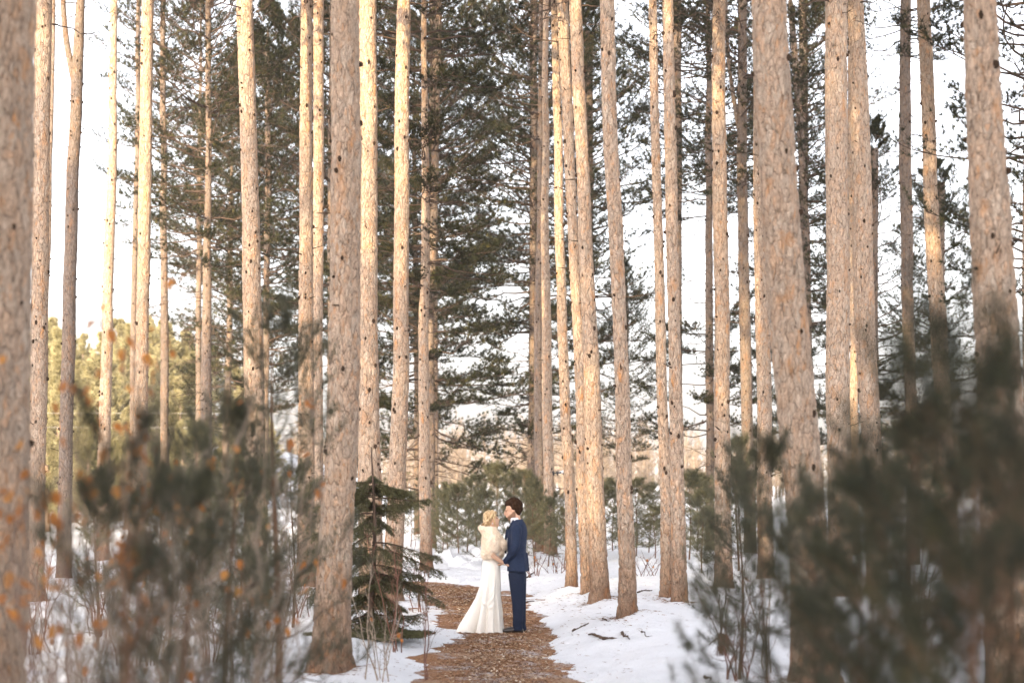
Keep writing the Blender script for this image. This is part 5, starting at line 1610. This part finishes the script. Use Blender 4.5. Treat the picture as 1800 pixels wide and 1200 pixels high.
# swag of cloth that hangs in a U on her hip
uu = X_ ; 
for (x0, z0, wd, dp, am) in ((U(385), W(900), 0.085, 0.30, 0.017), (U(400), W(925), 0.10, 0.36, 0.012), (U(392), W(860), 0.08, 0.40, 0.008)):
    zc = z0 + ((uu - x0) / wd) ** 2 * dp * 0.35
    fold = fold + am * np.exp(-((ZZ - zc) / 0.024) ** 2) * np.exp(-((uu - x0) / (wd * 1.1)) ** 4) * sstep(0.1, -0.3, s)
fold = fold + 0.004 * fbm(TH * 3, ZZ * 6, 91, 3)
nrx, nry = c, s
X_ = X_ + fold * nrx; Yy = Yy + fold * nry
V = np.stack([X_, Yy, ZZ + 0.010 * np.sin(TH * 14) * sstep(0.12, 0.0, ZZ) ** 2], -1)
I = np.arange(nz * na).reshape(nz, na)
mb = MB(); mb.add(V, np.stack([I[:-1], np.roll(I, -1, 1)[:-1], np.roll(I, -1, 1)[1:], I[1:]], -1).reshape(-1, 4))
gown = obj('gown', mb.mesh('gown', dress_m), bride)
# bodice of the gown under the stole
bo = remesh('bodice', [loft([(W(585), U(416), 0, 0.101, 0.131), (W(520), U(424), 0, 0.112, 0.148), (W(455), U(424), 0, 0.116, 0.155)], 40)], 0.007, [dress_m], 2)
obj('bodice', bo, gown)

# cream fur stole, wrapped round shoulders and upper arms
st_p = [loft([(W(585), U(398), 0.0, 0.085, 0.20), (W(560), U(400), 0, 0.098, 0.215), (W(500), U(420), 0, 0.138, 0.235), (W(440), U(422), 0, 0.130, 0.220), (W(395), U(404), 0, 0.112, 0.185), (W(365), U(392), 0, 0.095, 0.125)], 48, 2.2),
        chain([(U(345), 0, W(372), 0.036), (U(368), -0.105, W(382), 0.040), (U(420), -0.125, W(402), 0.042), (U(462), -0.06, W(430), 0.040), (U(478), 0, W(448), 0.036)], 14),
        chain([(U(345), 0, W(372), 0.036), (U(368), 0.105, W(382), 0.040), (U(420), 0.125, W(402), 0.042), (U(462), 0.06, W(430), 0.040), (U(478), 0, W(448), 0.036)], 14),
        ell((U(488), -0.03, W(490)), (0.068, 0.13, 0.085)), ell((U(478), 0.0, W(545)), (0.050, 0.10, 0.070)),
        ell((U(420), -0.205, W(490)), (0.085, 0.055, 0.125), (0, 0.15, 0)), ell((U(420), 0.205, W(490)), (0.085, 0.055, 0.125), (0, 0.15, 0)),
        ell((U(372), -0.12, W(560)), (0.050, 0.09, 0.055), (0, -0.3, 0))]
def fur_d(co, no):
    return (0.012 * fbm(co[:, 0] * 26 + co[:, 1] * 9, co[:, 2] * 20, 7, 3) + 0.006 * fbm(co[:, 0] * 80, co[:, 2] * 60 + co[:, 1] * 40, 9, 2)).astype(np.float32)
sm_ = remesh('stole', st_p, 0.0085, [fur_m], 4, disp=fur_d)
stole = obj('stole', sm_, bride)
nv = len(sm_.vertices)
co = np.empty(nv * 3, np.float32); no = np.empty(nv * 3, np.float32)
sm_.vertices.foreach_get('co', co); sm_.vertices.foreach_get('normal', no)
co = co.reshape(-1, 3).astype(float); no = no.reshape(-1, 3).astype(float)
V, tri = needles(co - no * 0.004, norm(no * 0.8 + np.array([0.0, 0, -0.7])), np.random.default_rng(2), 2, 0.017, 0.004, 0.7)
mb = MB(); mb.add(V, tri)
tag(obj('fur_pile', mb.mesh('fur_pile', fur_m, False), stole), kind='stuff')
# bracelet
a = np.linspace(0, 2 * np.pi, 25)
fwv = (wR - np.array([U(424), -0.205, W(560)])); fwv /= np.linalg.norm(fwv)
n1 = np.cross(fwv, [0, 1, 0]); n1 /= np.linalg.norm(n1); n2 = np.cross(fwv, n1)
P = wR - fwv * 0.012 + np.outer(np.cos(a), n1) * 0.027 + np.outer(np.sin(a), n2) * 0.027
V, Qd = tubes(P[None], np.full((1, 25), 0.005), 6)
mb = MB(); mb.add(V, Qd); obj('bracelet', mb.mesh('bracelet', white), bride)
